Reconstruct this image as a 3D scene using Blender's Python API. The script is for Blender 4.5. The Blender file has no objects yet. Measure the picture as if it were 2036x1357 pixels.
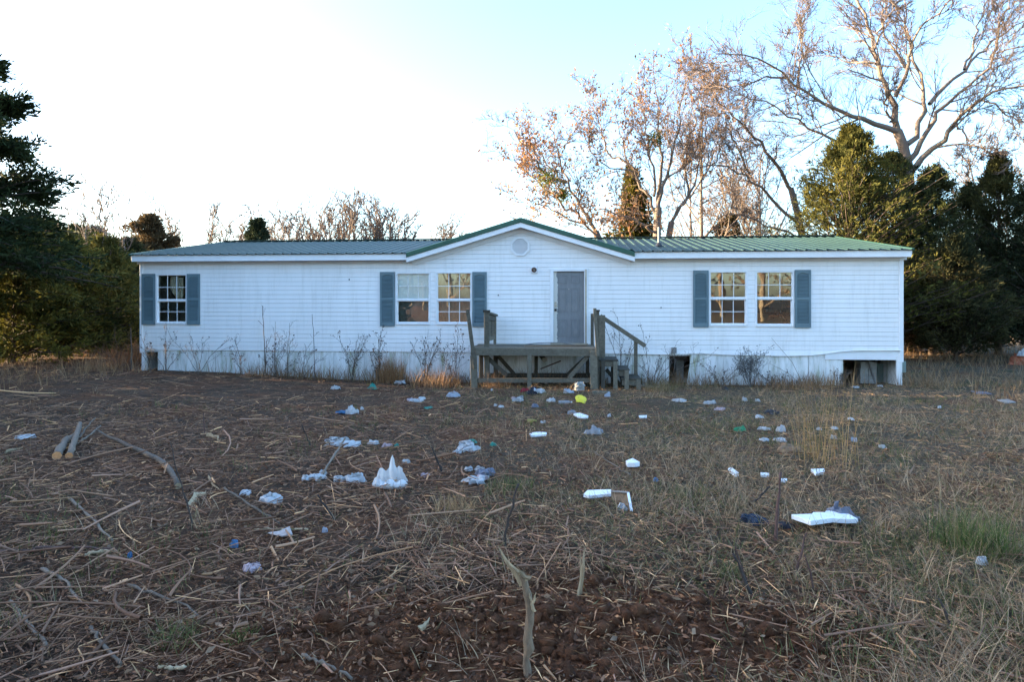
import bpy, math, random
import numpy as np
from mathutils import Vector, Matrix
R = math.radians
rng = np.random.default_rng(7)
random.seed(7)
SC = bpy.context.scene
COL = SC.collection

# ------------------------------------------------------------------ camera, sky, sun, exposure
EYE, FPX, CX, HY = 1.6, 1300.0, 1018.0, 600.0      # eye height (m), focal length and centre in photo pixels
cd = bpy.data.cameras.new('camera'); cam = bpy.data.objects.new('camera', cd); COL.objects.link(cam)
cam.location = (0, 0, EYE); cam.rotation_euler = (R(90), 0, 0)
cd.sensor_width = 36; cd.lens = FPX / 2036 * 36; cd.shift_y = -(678.5 - HY) / 2036
cd.clip_start = 0.05; cd.clip_end = 3000
SC.camera = cam

SUN_ELEV, SUN_BACK = R(9.5), R(10)
S = Vector((-math.cos(SUN_BACK) * math.cos(SUN_ELEV), math.sin(SUN_BACK) * math.cos(SUN_ELEV), math.sin(SUN_ELEV)))
world = bpy.data.worlds.new('World'); SC.world = world; world.use_nodes = True
wn = world.node_tree; wn.nodes.clear()
sky = wn.nodes.new('ShaderNodeTexSky'); sky.sky_type = 'NISHITA'; sky.sun_disc = False
sky.sun_elevation = SUN_ELEV; sky.sun_rotation = math.atan2(S.x, S.y)
sky.altitude = 200; sky.air_density = 1.0; sky.dust_density = 2.3; sky.ozone_density = 2.9
bg = wn.nodes.new('ShaderNodeBackground'); bg.inputs[1].default_value = 0.15
wo = wn.nodes.new('ShaderNodeOutputWorld')
wn.links.new(sky.outputs[0], bg.inputs[0]); wn.links.new(bg.outputs[0], wo.inputs[0])
sd = bpy.data.lights.new('sun', 'SUN'); sun = bpy.data.objects.new('sun', sd); COL.objects.link(sun)
sd.energy = 5.0; sd.angle = R(0.5); sd.color = (1.0, 0.76, 0.48)
sun.rotation_euler = (-S).to_track_quat('-Z', 'Y').to_euler(); sun.location = S * 60
vs = SC.view_settings
vs.view_transform = 'Standard'; vs.look = 'None'; vs.gamma = 1; vs.use_curve_mapping = False
vs.exposure = 2.92
SC.cycles.max_bounces = 6; SC.cycles.transparent_max_bounces = 12

# ------------------------------------------------------------------ numeric helpers
def sstep(a, b, x):
    t = np.clip((np.asarray(x, float) - a) / (b - a), 0, 1); return t * t * (3 - 2 * t)

def vnoise(x, y, seed=0):
    x = np.asarray(x, float); y = np.asarray(y, float)
    xi = np.floor(x).astype(np.int64); yi = np.floor(y).astype(np.int64)
    fx = x - xi; fy = y - yi; fx = fx * fx * (3 - 2 * fx); fy = fy * fy * (3 - 2 * fy)
    def h(a, b):
        n = (a * 374761393 + b * 668265263 + seed * 974634777) & 0xFFFFFFFF
        n = ((n ^ (n >> 13)) * 1274126177) & 0xFFFFFFFF
        return ((n ^ (n >> 16)) & 0xFFFF) / 65535.0
    return (h(xi, yi) * (1 - fx) + h(xi + 1, yi) * fx) * (1 - fy) + (h(xi, yi + 1) * (1 - fx) + h(xi + 1, yi + 1) * fx) * fy

def fbm(x, y, seed=0, oct=4):
    s = 0; a = .5
    for k in range(oct):
        s = s + a * (vnoise(x * 2 ** k, y * 2 ** k, seed + k * 17) - .5); a *= .5
    return s

def T(x, y):
    """height of the ground"""
    x = np.asarray(x, float); y = np.asarray(y, float)
    base = -0.0285 * np.clip(y, 0, 16.5)
    base = base + 0.24 * sstep(-2, -10, x) * sstep(6, 17, y) + 0.11 * np.clip(-y - 5, 0, 30) * .6
    dist = np.sqrt(x * x + y * y)
    rough = 0.10 * fbm(x * .45, y * .45, 3, 3) + 0.05 * fbm(x * 1.7, y * 1.7, 9, 3)
    fine = 0.05 * fbm(x * 6, y * 6, 21, 4)
    dirt = sstep(1.25, .35, np.hypot((x - .1) / 1.7, (y - 3.3) / .9))
    furrow = -0.05 * np.exp(-((y - 3.0 - .12 * np.sin(x * 2.1)) / .22) ** 2) + 0.045 * np.exp(-((y - 3.45 - .1 * np.sin(x * 1.7 + 1)) / .2) ** 2)
    mound = 0.16 * np.exp(-((x - 2.6) / .7) ** 2 - ((y - 12.2) / .35) ** 2) + .10 * np.exp(-((x - 5) / .8) ** 2 - ((y - 9.6) / .7) ** 2)
    return base + rough * (0.5 + .5 * sstep(4, 30, dist)) + fine * (.55 + 1.3 * dirt) + furrow * sstep(2.2, .8, np.abs(x - .1)) + mound

def W(px, py, Y):
    return np.array([(px - CX) / FPX * Y, Y, EYE + (HY - py) / FPX * Y])

def G(px, py):
    """the spot of ground seen at a photo position"""
    a = (px - CX) / FPX; b = (HY - py) / FPX
    lo, hi = 1.5, 60.0
    ys = np.linspace(lo, hi, 4000); d = EYE + b * ys - T(a * ys, ys)
    k = np.argmax(d < 0); Y = ys[k] if d[k] < 0 else 60
    return np.array([a * Y, Y, float(T(a * Y, Y))])

# ------------------------------------------------------------------ object helpers
def tag(o, label=None, cat=None, group=None, kind=None):
    if label: o['label'] = label
    if cat: o['category'] = cat
    if group: o['group'] = group
    if kind: o['kind'] = kind
    return o

def empty(name, loc=(0, 0, 0), rz=0, label=None, cat=None, group=None):
    o = bpy.data.objects.new(name, None); COL.objects.link(o)
    o.location = loc; o.rotation_euler = (0, 0, rz); o.empty_display_size = .2
    return tag(o, label, cat, group)

def link(name, me, mat, parent=None, loc=None):
    o = bpy.data.objects.new(name, me); COL.objects.link(o)
    if mat is not None and not me.materials: me.materials.append(mat)
    if parent is not None: o.parent = parent
    if loc is not None: o.location = loc
    return o

def mesh_np(name, V, F, col=None, smooth=False):
    V = np.asarray(V, np.float32); F = np.asarray(F, np.int32); k = F.shape[1]
    me = bpy.data.meshes.new(name)
    me.vertices.add(len(V)); me.vertices.foreach_set('co', V.ravel())
    me.loops.add(F.size); me.loops.foreach_set('vertex_index', F.ravel())
    me.polygons.add(len(F)); me.polygons.foreach_set('loop_start', np.arange(0, F.size, k, dtype=np.int32))
    me.polygons.foreach_set('loop_total', np.full(len(F), k, np.int32))
    if smooth: me.polygons.foreach_set('use_smooth', np.ones(len(F), bool))
    me.update(calc_edges=True)
    if col is not None:
        col = np.asarray(col, np.float32)
        if col.shape[1] == 3: col = np.hstack([col, np.ones((len(col), 1), np.float32)])
        a = me.color_attributes.new('tint', 'FLOAT_COLOR', 'POINT'); a.data.foreach_set('color', col.ravel())
    return me

class MB:
    """collects simple solids, then becomes one mesh"""
    def __init__(s): s.v = []; s.f = []
    def add(s, v, f):
        n = len(s.v); s.v += [tuple(map(float, p)) for p in v]; s.f += [tuple(i + n for i in q) for q in f]; return s
    def box(s, x0, x1, y0, y1, z0, z1):
        return s.add([(x0, y0, z0), (x1, y0, z0), (x1, y1, z0), (x0, y1, z0), (x0, y0, z1), (x1, y0, z1), (x1, y1, z1), (x0, y1, z1)],
                     [(0, 3, 2, 1), (4, 5, 6, 7), (0, 1, 5, 4), (1, 2, 6, 5), (2, 3, 7, 6), (3, 0, 4, 7)])
    def beam(s, a, b, w, h, up=(0, 0, 1)):
        a = Vector(a); b = Vector(b); t = (b - a).normalized(); u = Vector(up)
        x = t.cross(u)
        if x.length < 1e-4: x = t.cross(Vector((1, 0, 0)))
        x.normalize(); y = x.cross(t).normalized(); x = x * w / 2; y = y * h / 2
        return s.add([a - x - y, a + x - y, a + x + y, a - x + y, b - x - y, b + x - y, b + x + y, b - x + y],
                     [(0, 3, 2, 1), (4, 5, 6, 7), (0, 1, 5, 4), (1, 2, 6, 5), (2, 3, 7, 6), (3, 0, 4, 7)])
    def prism(s, poly, y0, y1):
        """poly in (x, z), pulled along y"""
        n = len(poly)
        v = [(p[0], y0, p[1]) for p in poly] + [(p[0], y1, p[1]) for p in poly]
        f = [tuple(range(n)), tuple(range(2 * n - 1, n - 1, -1))] + [(i, i + n, (i + 1) % n + n, (i + 1) % n) for i in range(n)]
        return s.add(v, f)
    def cyl(s, a, b, r0, r1=None, n=12):
        r1 = r0 if r1 is None else r1
        a = Vector(a); b = Vector(b); t = (b - a).normalized(); x = t.orthogonal().normalized(); y = t.cross(x)
        v = []
        for c, r in ((a, r0), (b, r1)):
            for k in range(n):
                q = 2 * math.pi * k / n; v.append(c + x * math.cos(q) * r + y * math.sin(q) * r)
        return s.add(v, [tuple(range(n - 1, -1, -1)), tuple(range(n, 2 * n))] + [(k, (k + 1) % n, (k + 1) % n + n, k + n) for k in range(n)])
    def mesh(s, name, bevel=0):
        import bmesh
        me = bpy.data.meshes.new(name); me.from_pydata(s.v, [], s.f)
        bm = bmesh.new(); bm.from_mesh(me)
        bmesh.ops.recalc_face_normals(bm, faces=bm.faces)
        if bevel: bmesh.ops.bevel(bm, geom=list(bm.edges), offset=bevel, segments=1, affect='EDGES', clamp_overlap=True)
        bm.to_mesh(me); bm.free(); me.update(); return me
    def build(s, name, mat, parent=None, loc=None, bevel=0): return link(name, s.mesh(name, bevel), mat, parent, loc)

def tubes(P, Rr, sides=3):
    """P (B,n,3), Rr (B,n) -> vertices and quads of B tapering tubes"""
    P = np.asarray(P, float); B, n, _ = P.shape
    t = np.gradient(P, axis=1); t /= np.linalg.norm(t, axis=2, keepdims=True) + 1e-9
    ref = np.where(np.abs(t[:, :1, 2:3]) > .8, np.array([1., 0, 0]), np.array([0, 0, 1.])) * np.ones((B, 1, 1))
    x = np.cross(t, np.broadcast_to(ref, t.shape)); x /= np.linalg.norm(x, axis=2, keepdims=True) + 1e-9
    y = np.cross(t, x)
    q = np.arange(sides) * 2 * math.pi / sides
    V = P[:, :, None, :] + Rr[:, :, None, None] * (np.cos(q)[None, None, :, None] * x[:, :, None, :] + np.sin(q)[None, None, :, None] * y[:, :, None, :])
    idx = np.arange(B * n * sides).reshape(B, n, sides)
    a = idx[:, :-1, :]; b = np.roll(idx, -1, 2)[:, :-1, :]; c = np.roll(idx, -1, 2)[:, 1:, :]; d = idx[:, 1:, :]
    return V.reshape(-1, 3), np.stack([a, b, c, d], -1).reshape(-1, 4)

def join_vf(L):
    V = []; F = []; n = 0
    for v, f in L: V.append(v); F.append(f + n); n += len(v)
    return np.vstack(V), np.vstack(F)

def norm(v): return v / (np.linalg.norm(v, axis=-1, keepdims=True) + 1e-9)

def smooth_line(pts, n, jit=0.0, seed=0):
    pts = np.asarray(pts, float); d = np.r_[0, np.cumsum(np.linalg.norm(np.diff(pts, axis=0), axis=1))]
    t = np.linspace(0, d[-1], n); out = np.stack([np.interp(t, d, pts[:, k]) for k in range(3)], 1)
    for _ in range(2): out[1:-1] = (out[:-2] + 2 * out[1:-1] + out[2:]) / 4
    if jit:
        r = np.random.default_rng(seed); out[1:-1] += r.normal(0, jit, (n - 2, 3))
    return out

# ------------------------------------------------------------------ materials
def mat(name):
    m = bpy.data.materials.new(name); m.use_nodes = True; nt = m.node_tree; nt.nodes.clear()
    out = nt.nodes.new('ShaderNodeOutputMaterial'); p = nt.nodes.new('ShaderNodeBsdfPrincipled')
    nt.links.new(p.outputs[0], out.inputs[0]); return m, nt, p, out

def nd(nt, t, **kw):
    n = nt.nodes.new(t)
    for k, v in kw.items(): setattr(n, k, v)
    return n

def ramp(nt, src, stops):
    r = nd(nt, 'ShaderNodeValToRGB'); nt.links.new(src, r.inputs[0]); e = r.color_ramp.elements
    while len(e) < len(stops): e.new(.5)
    for q, (p, c) in zip(e, stops): q.position = p; q.color = (*c, 1) if len(c) == 3 else c
    return r.outputs[0]

def noise(nt, scale, detail=4, rough=.55, vec=None, dist=0):
    n = nd(nt, 'ShaderNodeTexNoise'); n.inputs['Scale'].default_value = scale; n.inputs['Detail'].default_value = detail
    n.inputs['Roughness'].default_value = rough; n.inputs['Distortion'].default_value = dist
    if vec is not None: nt.links.new(vec, n.inputs['Vector'])
    return n.outputs[0]

def mixc(nt, f, a, b, mode='MIX'):
    m = nd(nt, 'ShaderNodeMix', data_type='RGBA', blend_type=mode)
    for s, v in ((m.inputs[0], f), (m.inputs[6], a), (m.inputs[7], b)):
        if isinstance(v, (int, float)): s.default_value = v
        elif isinstance(v, tuple): s.default_value = (*v, 1)
        else: nt.links.new(v, s)
    return m.outputs[2]

def coords(nt, kind='Object', scale=(1, 1, 1)):
    tc = nd(nt, 'ShaderNodeTexCoord'); mp = nd(nt, 'ShaderNodeMapping'); mp.inputs['Scale'].default_value = scale
    nt.links.new(tc.outputs[kind], mp.inputs[0]); return mp.outputs[0]

def bump(nt, p, src, strength=.4, dist=.01):
    b = nd(nt, 'ShaderNodeBump'); b.inputs['Strength'].default_value = strength; b.inputs['Distance'].default_value = dist
    nt.links.new(src, b.inputs['Height']); nt.links.new(b.outputs[0], p.inputs['Normal'])

def simple(name, c, rough=.6, var=.12, scale=6, metal=0, spec=.5, bmp=0, world_space=True, stretch=(1, 1, 1)):
    m, nt, p, o = mat(name)
    if world_space:
        g = nd(nt, 'ShaderNodeNewGeometry'); mp = nd(nt, 'ShaderNodeMapping'); mp.inputs['Scale'].default_value = stretch
        nt.links.new(g.outputs['Position'], mp.inputs[0]); v = mp.outputs[0]
    else: v = coords(nt, 'Object', stretch)
    n = noise(nt, scale, 5, .6, v)
    lo = tuple(x * (1 - var) for x in c); hi = tuple(min(1, x * (1 + var)) for x in c)
    nt.links.new(ramp(nt, n, [(.3, lo), (.7, hi)]), p.inputs['Base Color'])
    p.inputs['Roughness'].default_value = rough; p.inputs['Metallic'].default_value = metal
    p.inputs['Specular IOR Level'].default_value = spec
    if bmp: bump(nt, p, noise(nt, scale * 6, 4, .6, v), .5, bmp)
    return m

def tinted(name, rough=.8, translucent=0, mul=(1, 1, 1), spec=.3):
    """colour comes from the piece's own tint"""
    m, nt, p, o = mat(name)
    a = nd(nt, 'ShaderNodeAttribute', attribute_name='tint')
    c = mixc(nt, 1.0, a.outputs[0], mul, 'MULTIPLY')
    nt.links.new(c, p.inputs['Base Color']); p.inputs['Roughness'].default_value = rough
    p.inputs['Specular IOR Level'].default_value = spec
    if translucent:
        t = nd(nt, 'ShaderNodeBsdfTranslucent'); nt.links.new(c, t.inputs[0])
        mx = nd(nt, 'ShaderNodeMixShader'); mx.inputs[0].default_value = translucent
        nt.links.new(p.outputs[0], mx.inputs[1]); nt.links.new(t.outputs[0], mx.inputs[2]); nt.links.new(mx.outputs[0], o.inputs[0])
    return m

M = {}
# vinyl siding: white, faint vertical grime
m, nt, p, o = mat('vinyl_siding'); g = nd(nt, 'ShaderNodeNewGeometry')
mp = nd(nt, 'ShaderNodeMapping'); mp.inputs['Scale'].default_value = (1.3, 1.3, .35); nt.links.new(g.outputs['Position'], mp.inputs[0])
c1 = ramp(nt, noise(nt, 1.0, 6, .65, mp.outputs[0]), [(.35, (.83, .82, .81)), (.62, (.88, .87, .86))])
mp2 = nd(nt, 'ShaderNodeMapping'); mp2.inputs['Scale'].default_value = (9, 9, .9); nt.links.new(g.outputs['Position'], mp2.inputs[0])
c2 = ramp(nt, noise(nt, 1.0, 5, .7, mp2.outputs[0]), [(.5, (1, 1, 1)), (.8, (.86, .86, .84))])
nt.links.new(mixc(nt, 1.0, c1, c2, 'MULTIPLY'), p.inputs['Base Color']); p.inputs['Roughness'].default_value = .45
M['siding'] = m
M['trim'] = simple('white_trim_paint', (.80, .81, .82), .4, .07, 2.5)
M['sheath'] = simple('wall_sheathing', (.30, .27, .23), .9, .2, 3)
M['inside'] = simple('interior_paint', (.38, .34, .29), .9, .25, 2)
M['floor'] = simple('floor_board', (.16, .12, .08), .8, .3, 4)
M['joist'] = simple('dusty_joist_wood', (.10, .085, .07), .9, .3, 4)
# skirting: white with green and brown streaks of its own
m, nt, p, o = mat('skirting_vinyl'); g = nd(nt, 'ShaderNodeNewGeometry')
mp = nd(nt, 'ShaderNodeMapping'); mp.inputs['Scale'].default_value = (4, 4, .8); nt.links.new(g.outputs['Position'], mp.inputs[0])
n1 = noise(nt, 1.0, 6, .7, mp.outputs[0])
base = ramp(nt, n1, [(.42, (.84, .84, .83)), (.56, (.62, .63, .60)), (.66, (.33, .34, .20)), (.8, (.22, .18, .12))])
n2 = noise(nt, .35, 3, .5, g.outputs['Position'])
msk = ramp(nt, n2, [(.28, (0, 0, 0)), (.46, (1, 1, 1))])
nt.links.new(mixc(nt, msk, (.86, .86, .86), base), p.inputs['Base Color']); p.inputs['Roughness'].default_value = .5
M['skirt'] = m
# ribbed metal roof, green paint
m, nt, p, o = mat('green_roof_metal'); g = nd(nt, 'ShaderNodeNewGeometry')
c1 = ramp(nt, noise(nt, 1.1, 6, .65, g.outputs['Position']), [(.3, (.016, .042, .035)), (.7, (.027, .060, .047))])
nt.links.new(c1, p.inputs['Base Color']); p.inputs['Roughness'].default_value = .5; p.inputs['Specular IOR Level'].default_value = .35
M['roof'] = m
M['green_trim'] = simple('dark_green_trim', (.02, .085, .055), .42, .2, 3)
M['shutter'] = simple('blue_grey_shutter', (.125, .19, .215), .5, .1, 3)
M['frame'] = simple('window_frame_white', (.80, .81, .82), .4, .06, 5)
M['blind'] = simple('window_blind_cloth', (.90, .90, .87), .7, .05, 2)
M['board'] = simple('grey_reflection_panel', (.20, .21, .20), .8, .25, 3)  # grey of a window reflection, painted on a panel
M['curtain'] = simple('cream_curtain', (.75, .68, .52), .8, .15, 5)
M['tan_pane_backing'] = simple('tan_pane_backing', (.42, .35, .27), .9, .2, 4)  # for the sheet added to lighten one window's panes
M['vent'] = simple('vent_plastic', (.74, .75, .77), .5, .06, 5)
m, nt, p, o = mat('window_glass'); nt.nodes.remove(p)
tr = nd(nt, 'ShaderNodeBsdfTransparent'); tr.inputs[0].default_value = (.95, .97, .96, 1)
gl = nd(nt, 'ShaderNodeBsdfGlossy'); gl.inputs['Roughness'].default_value = .015; gl.inputs[0].default_value = (1, 1, 1, 1)
fr = nd(nt, 'ShaderNodeFresnel'); fr.inputs[0].default_value = 1.52
mu = nd(nt, 'ShaderNodeMath', operation='MULTIPLY'); mu.inputs[1].default_value = 2.9; mu.use_clamp = True; nt.links.new(fr.outputs[0], mu.inputs[0])
nz = nd(nt, 'ShaderNodeBump'); nz.inputs['Strength'].default_value = .06; nz.inputs['Distance'].default_value = .02
gg = nd(nt, 'ShaderNodeNewGeometry'); nt.links.new(noise(nt, 2.2, 2, .5, gg.outputs['Position']), nz.inputs['Height']); nt.links.new(nz.outputs[0], gl.inputs['Normal'])
mx = nd(nt, 'ShaderNodeMixShader'); nt.links.new(mu.outputs[0], mx.inputs[0]); nt.links.new(tr.outputs[0], mx.inputs[1]); nt.links.new(gl.outputs[0], mx.inputs[2]); nt.links.new(mx.outputs[0], o.inputs[0])
M['glass'] = m
m2_ = M['glass'].copy(); m2_.name = 'clear_glass'; M['glass_clear'] = m2_
for q in m2_.node_tree.nodes:
    if q.type == 'MATH': q.inputs[1].default_value = .7
# door: grey paint rolled over white, ragged edge left on the hinge-free side
m, nt, p, o = mat('door_paint'); tc = nd(nt, 'ShaderNodeTexCoord'); sx = nd(nt, 'ShaderNodeSeparateXYZ'); nt.links.new(tc.outputs['Object'], sx.inputs[0])
nx = noise(nt, 5, 5, .7, tc.outputs['Object'])
def math_n(nt, op, a, b):
    q = nd(nt, 'ShaderNodeMath', operation=op)
    for s, v in zip(q.inputs, (a, b)):
        if isinstance(v, (int, float)): s.default_value = v
        else: nt.links.new(v, s)
    return q.outputs[0]
off = math_n(nt, 'MULTIPLY', math_n(nt, 'SUBTRACT', nx, .5), .16)
ex = math_n(nt, 'GREATER_THAN', math_n(nt, 'ADD', sx.outputs[0], off), .085)
ez = math_n(nt, 'LESS_THAN', math_n(nt, 'ADD', sx.outputs[2], off), 1.83)
painted = math_n(nt, 'MULTIPLY', ex, ez)
pc = ramp(nt, noise(nt, 4, 6, .65, coords(nt, 'Object', (3, 1, 1))), [(.3, (.165, .172, .18)), (.7, (.22, .225, .23))])
nt.links.new(mixc(nt, painted, (.62, .60, .55), pc), p.inputs['Base Color']); p.inputs['Roughness'].default_value = .5
M['door'] = m
# weathered treated wood
def wood(name, c0, c1, stretch=(3, 3, 3)):
    m, nt, p, o = mat(name)
    v = coords(nt, 'Object', stretch)
    n = noise(nt, 6, 8, .7, v, .6)
    oi = nd(nt, 'ShaderNodeObjectInfo'); big = noise(nt, 1.7, 4, .6, v)
    tone = ramp(nt, math_n(nt, 'ADD', math_n(nt, 'MULTIPLY', oi.outputs['Random'], .6), math_n(nt, 'MULTIPLY', big, .5)), [(.15, (.62, .62, .60)), (.85, (1.32, 1.30, 1.24))])
    nt.links.new(mixc(nt, 1.0, ramp(nt, n, [(.25, c0), (.75, c1)]), tone, 'MULTIPLY'), p.inputs['Base Color']); p.inputs['Roughness'].default_value = .85
    bump(nt, p, n, .4, .008); return m
M['deckwood'] = wood('weathered_deck_wood', (.062, .055, .041), (.195, .172, .132))
M['deckdark'] = wood('dark_deck_wood', (.025, .022, .017), (.085, .075, .058))  # darker tone for treads, caps, back and inner framing
M['browntrim'] = wood('brown_wood_strip', (.22, .12, .06), (.36, .22, .12))
M['concrete'] = simple('concrete_block_grey', (.30, .30, .28), .95, .25, 9, bmp=.004)
M['rubble'] = simple('sandy_rubble', (.28, .23, .17), .95, .3, 8, bmp=.006)
M['black'] = simple('black_metal', (.02, .02, .02), .4, .2, 9)
M['brass'] = simple('tarnished_steel', (.45, .42, .36), .35, .2, 9, metal=.8)
M['pipe'] = simple('grey_pipe', (.20, .19, .18), .6, .2, 9)
M['rust'] = simple('rusty_iron', (.09, .045, .03), .85, .3, 9)
M['box_green'] = simple('green_grey_cabinet', (.20, .26, .24), .6, .1, 4)
# ------------------------------------------------------------------ ground
m, nt, p, o = mat('yard_soil'); g = nd(nt, 'ShaderNodeNewGeometry'); pos = g.outputs['Position']
soil = ramp(nt, noise(nt, 3.0, 9, .68, pos), [(.30, (.046, .028, .018)), (.5, (.10, .062, .040)), (.72, (.18, .112, .072))])
_sx = nd(nt, 'ShaderNodeVectorMath', operation='SUBTRACT'); nt.links.new(pos, _sx.inputs[0]); _sx.inputs[1].default_value = (.2, 3.2, 0)
_sm = nd(nt, 'ShaderNodeVectorMath', operation='MULTIPLY'); nt.links.new(_sx.outputs[0], _sm.inputs[0]); _sm.inputs[1].default_value = (.45, .8, 0)
_ln = nd(nt, 'ShaderNodeVectorMath', operation='LENGTH'); nt.links.new(_sm.outputs[0], _ln.inputs[0])
_nr = noise(nt, .75, 5, .6, pos)
_ad = nd(nt, 'ShaderNodeMath', operation='ADD'); nt.links.new(_nr, _ad.inputs[0])
nt.links.new(ramp(nt, _ln.outputs['Value'], [(.25, (.35, .35, .35)), (.95, (0, 0, 0))]), _ad.inputs[1])
redn = ramp(nt, _ad.outputs[0], [(.46, (0, 0, 0)), (.70, (1, 1, 1))])
soil = mixc(nt, redn, soil, ramp(nt, noise(nt, 5, 8, .7, pos), [(.3, (.085, .036, .018)), (.55, (.18, .078, .038)), (.75, (.29, .125, .062))]))
straw = ramp(nt, noise(nt, 9, 9, .75, pos), [(.3, (.05, .038, .025)), (.55, (.115, .09, .06)), (.75, (.19, .15, .10))])
grn = ramp(nt, noise(nt, 1.3, 6, .65, pos), [(.52, (0, 0, 0)), (.68, (1, 1, 1))])
straw = mixc(nt, grn, straw, ramp(nt, noise(nt, 7, 8, .7, pos), [(.3, (.025, .035, .016)), (.7, (.070, .085, .040))]))
sx = nd(nt, 'ShaderNodeSeparateXYZ'); nt.links.new(pos, sx.inputs[0])
gx = math_n(nt, 'ADD', sx.outputs[0], math_n(nt, 'MULTIPLY', math_n(nt, 'SUBTRACT', noise(nt, .6, 5, .6, pos), .5), 9))
gm = ramp(nt, math_n(nt, 'MULTIPLY', math_n(nt, 'ADD', gx, 2.5), .16), [(.1, (0, 0, 0)), (.85, (1, 1, 1))])
gm = mixc(nt, redn, gm, (0, 0, 0))
nt.links.new(mixc(nt, gm, soil, straw), p.inputs['Base Color'])
p.inputs['Roughness'].default_value = .95; p.inputs['Specular IOR Level'].default_value = .15
bump(nt, p, noise(nt, 26, 10, .8, pos), 1.0, .06)
M['soil'] = m
t = np.linspace(-6.2, 6.2, 370); xs = 1.6 * np.sinh(t)
t2 = np.linspace(-6.0, 6.2, 365); ys = 4.2 + 1.5 * np.sinh(t2)
gx_, gy_ = np.meshgrid(xs, ys); gz_ = T(gx_, gy_)
idx = np.arange(gx_.size).reshape(gx_.shape)
F = np.stack([idx[:-1, :-1], idx[:-1, 1:], idx[1:, 1:], idx[1:, :-1]], -1).reshape(-1, 4)
ground = link('ground', mesh_np('ground', np.stack([gx_, gy_, gz_], -1).reshape(-1, 3), F, smooth=True), M['soil'])
ground['kind'] = 'structure'

# ------------------------------------------------------------------ the mobile home
SL, SR = 73.9, 82.5                                   # photo pixels per metre at its two front corners
P0 = np.array([(281 - CX) / SL, FPX / SL]); P1 = np.array([(1793 - CX) / SR, FPX / SR])
L = float(np.hypot(*(P1 - P0))); TH = math.atan2(P0[1] - P1[1], P1[0] - P0[0]); hc, hs = math.cos(TH), math.sin(TH)
def hu(px, d=0):
    a = (px - CX) / FPX; ox = P0[0] + d * hs; oy = P0[1] + d * hc
    return float((a * oy - ox) / (hc + a * hs))
def hz(px, py, d=0):
    Y = P0[1] + d * hc - hu(px, d) * hs
    return float(EYE + (HY - py) / FPX * Y)
def h2w(u, d, z=0):
    return np.array([P0[0] + u * hc + d * hs, P0[1] - u * hs + d * hc, z])
def gh(u, d):
    q = h2w(u, d); return float(T(q[0], q[1]))
H = empty('mobile_home', (P0[0], P0[1], 0), -TH, 'long white vinyl-sided mobile home with green metal roof, blue shutters and broken skirting', 'house')
DEP = 8.9; ZB, ZT = 0.30, 2.70; OV = .27
# openings: windows and the door, (u0,u1,z0,z1)
WPX = [(311, 373, 545, 645, 598), (787, 856, 542, 646, 597), (867, 939, 541, 646, 597), (1409, 1486, 539, 649, 594), (1501, 1578, 539, 650, 594)]
WIN = []
for (a, b, t_, b_, mid) in WPX:
    c = (a + b) / 2; WIN.append((hu(a), hu(b), hz(c, b_), hz(c, t_), hz(c, mid)))
DOOR = (hu(1095), hu(1169), .53, hz(1132, 534))
OPEN = [w[:4] for w in WIN] + [DOOR]
# gable over the door
GD = -OV
ga, gp, gb = (hu(808, GD), hz(808, 503, GD)), (hu(1035, GD), hz(1035, 433, GD)), (hu(1262, GD), hz(1262, 501, GD))
gslL = (gp[1] - ga[1]) / (gp[0] - ga[0]); gslR = (gp[1] - gb[1]) / (gb[0] - gp[0])
def gable_top(u):                                     # top edge of the green gable roof
    return gp[1] - (gslL * (gp[0] - u) if u < gp[0] else gslR * (u - gp[0]))
def wall_top(u): return max(ZT, gable_top(u) - .30)
def gable_span(z):
    """where the gable wall reaches height z"""
    lo = gp[0] - (gp[1] - .30 - z) / gslL; hi = gp[0] + (gp[1] - .30 - z) / gslR
    return lo, hi

def cut(u0, u1, z0, z1, pad=0):
    """split a strip into pieces that leave the openings free: list of (u0,u1,z0,z1)"""
    zs = sorted({z0, z1} | {z for o_ in OPEN for z in (o_[2], o_[3]) if z0 < z < z1})
    out = []
    for a, b in zip(zs[:-1], zs[1:]):
        segs = [(u0, u1)]
        for o_ in OPEN:
            if o_[2] < (a + b) / 2 < o_[3]:
                segs = [q for s in segs for q in ((s[0], min(s[1], o_[0])), (max(s[0], o_[1]), s[1])) if q[1] - q[0] > .004]
        out += [(s[0], s[1], a, b) for s in segs]
    return out
# backing wall
mb = MB()
for (a, b, c, d) in cut(0.03, L - .03, ZB, ZT): mb.box(a, b, .004, .10, c, d)
glo, ghi = gable_span(ZT); mb.prism([(glo, ZT), (ghi, ZT), (gp[0], gp[1] - .30)], .004, .10)
mb.box(-.0, .1, .10, DEP, ZB, ZT); mb.box(L - .1, L, .10, DEP, ZB, ZT); mb.box(.1, L - .1, DEP - .1, DEP, ZB, ZT)
mb.build('wall', M['siding'], H)
MB().box(.1, L - .1, .10, DEP - .1, ZB - .02, ZB + .12).build('floor', M['floor'], H)
mb = MB(); mb.box(.1, L - .1, .10, DEP - .1, ZT - .08, ZT - .02); mb.build('ceiling', M['inside'], H)
for u in (3.8, 8.05, 11.4, 13.9): MB().box(u - .05, u + .05, .1, DEP - .1, ZB + .12, ZT - .08).build('partition', M['inside'], H)
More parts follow.
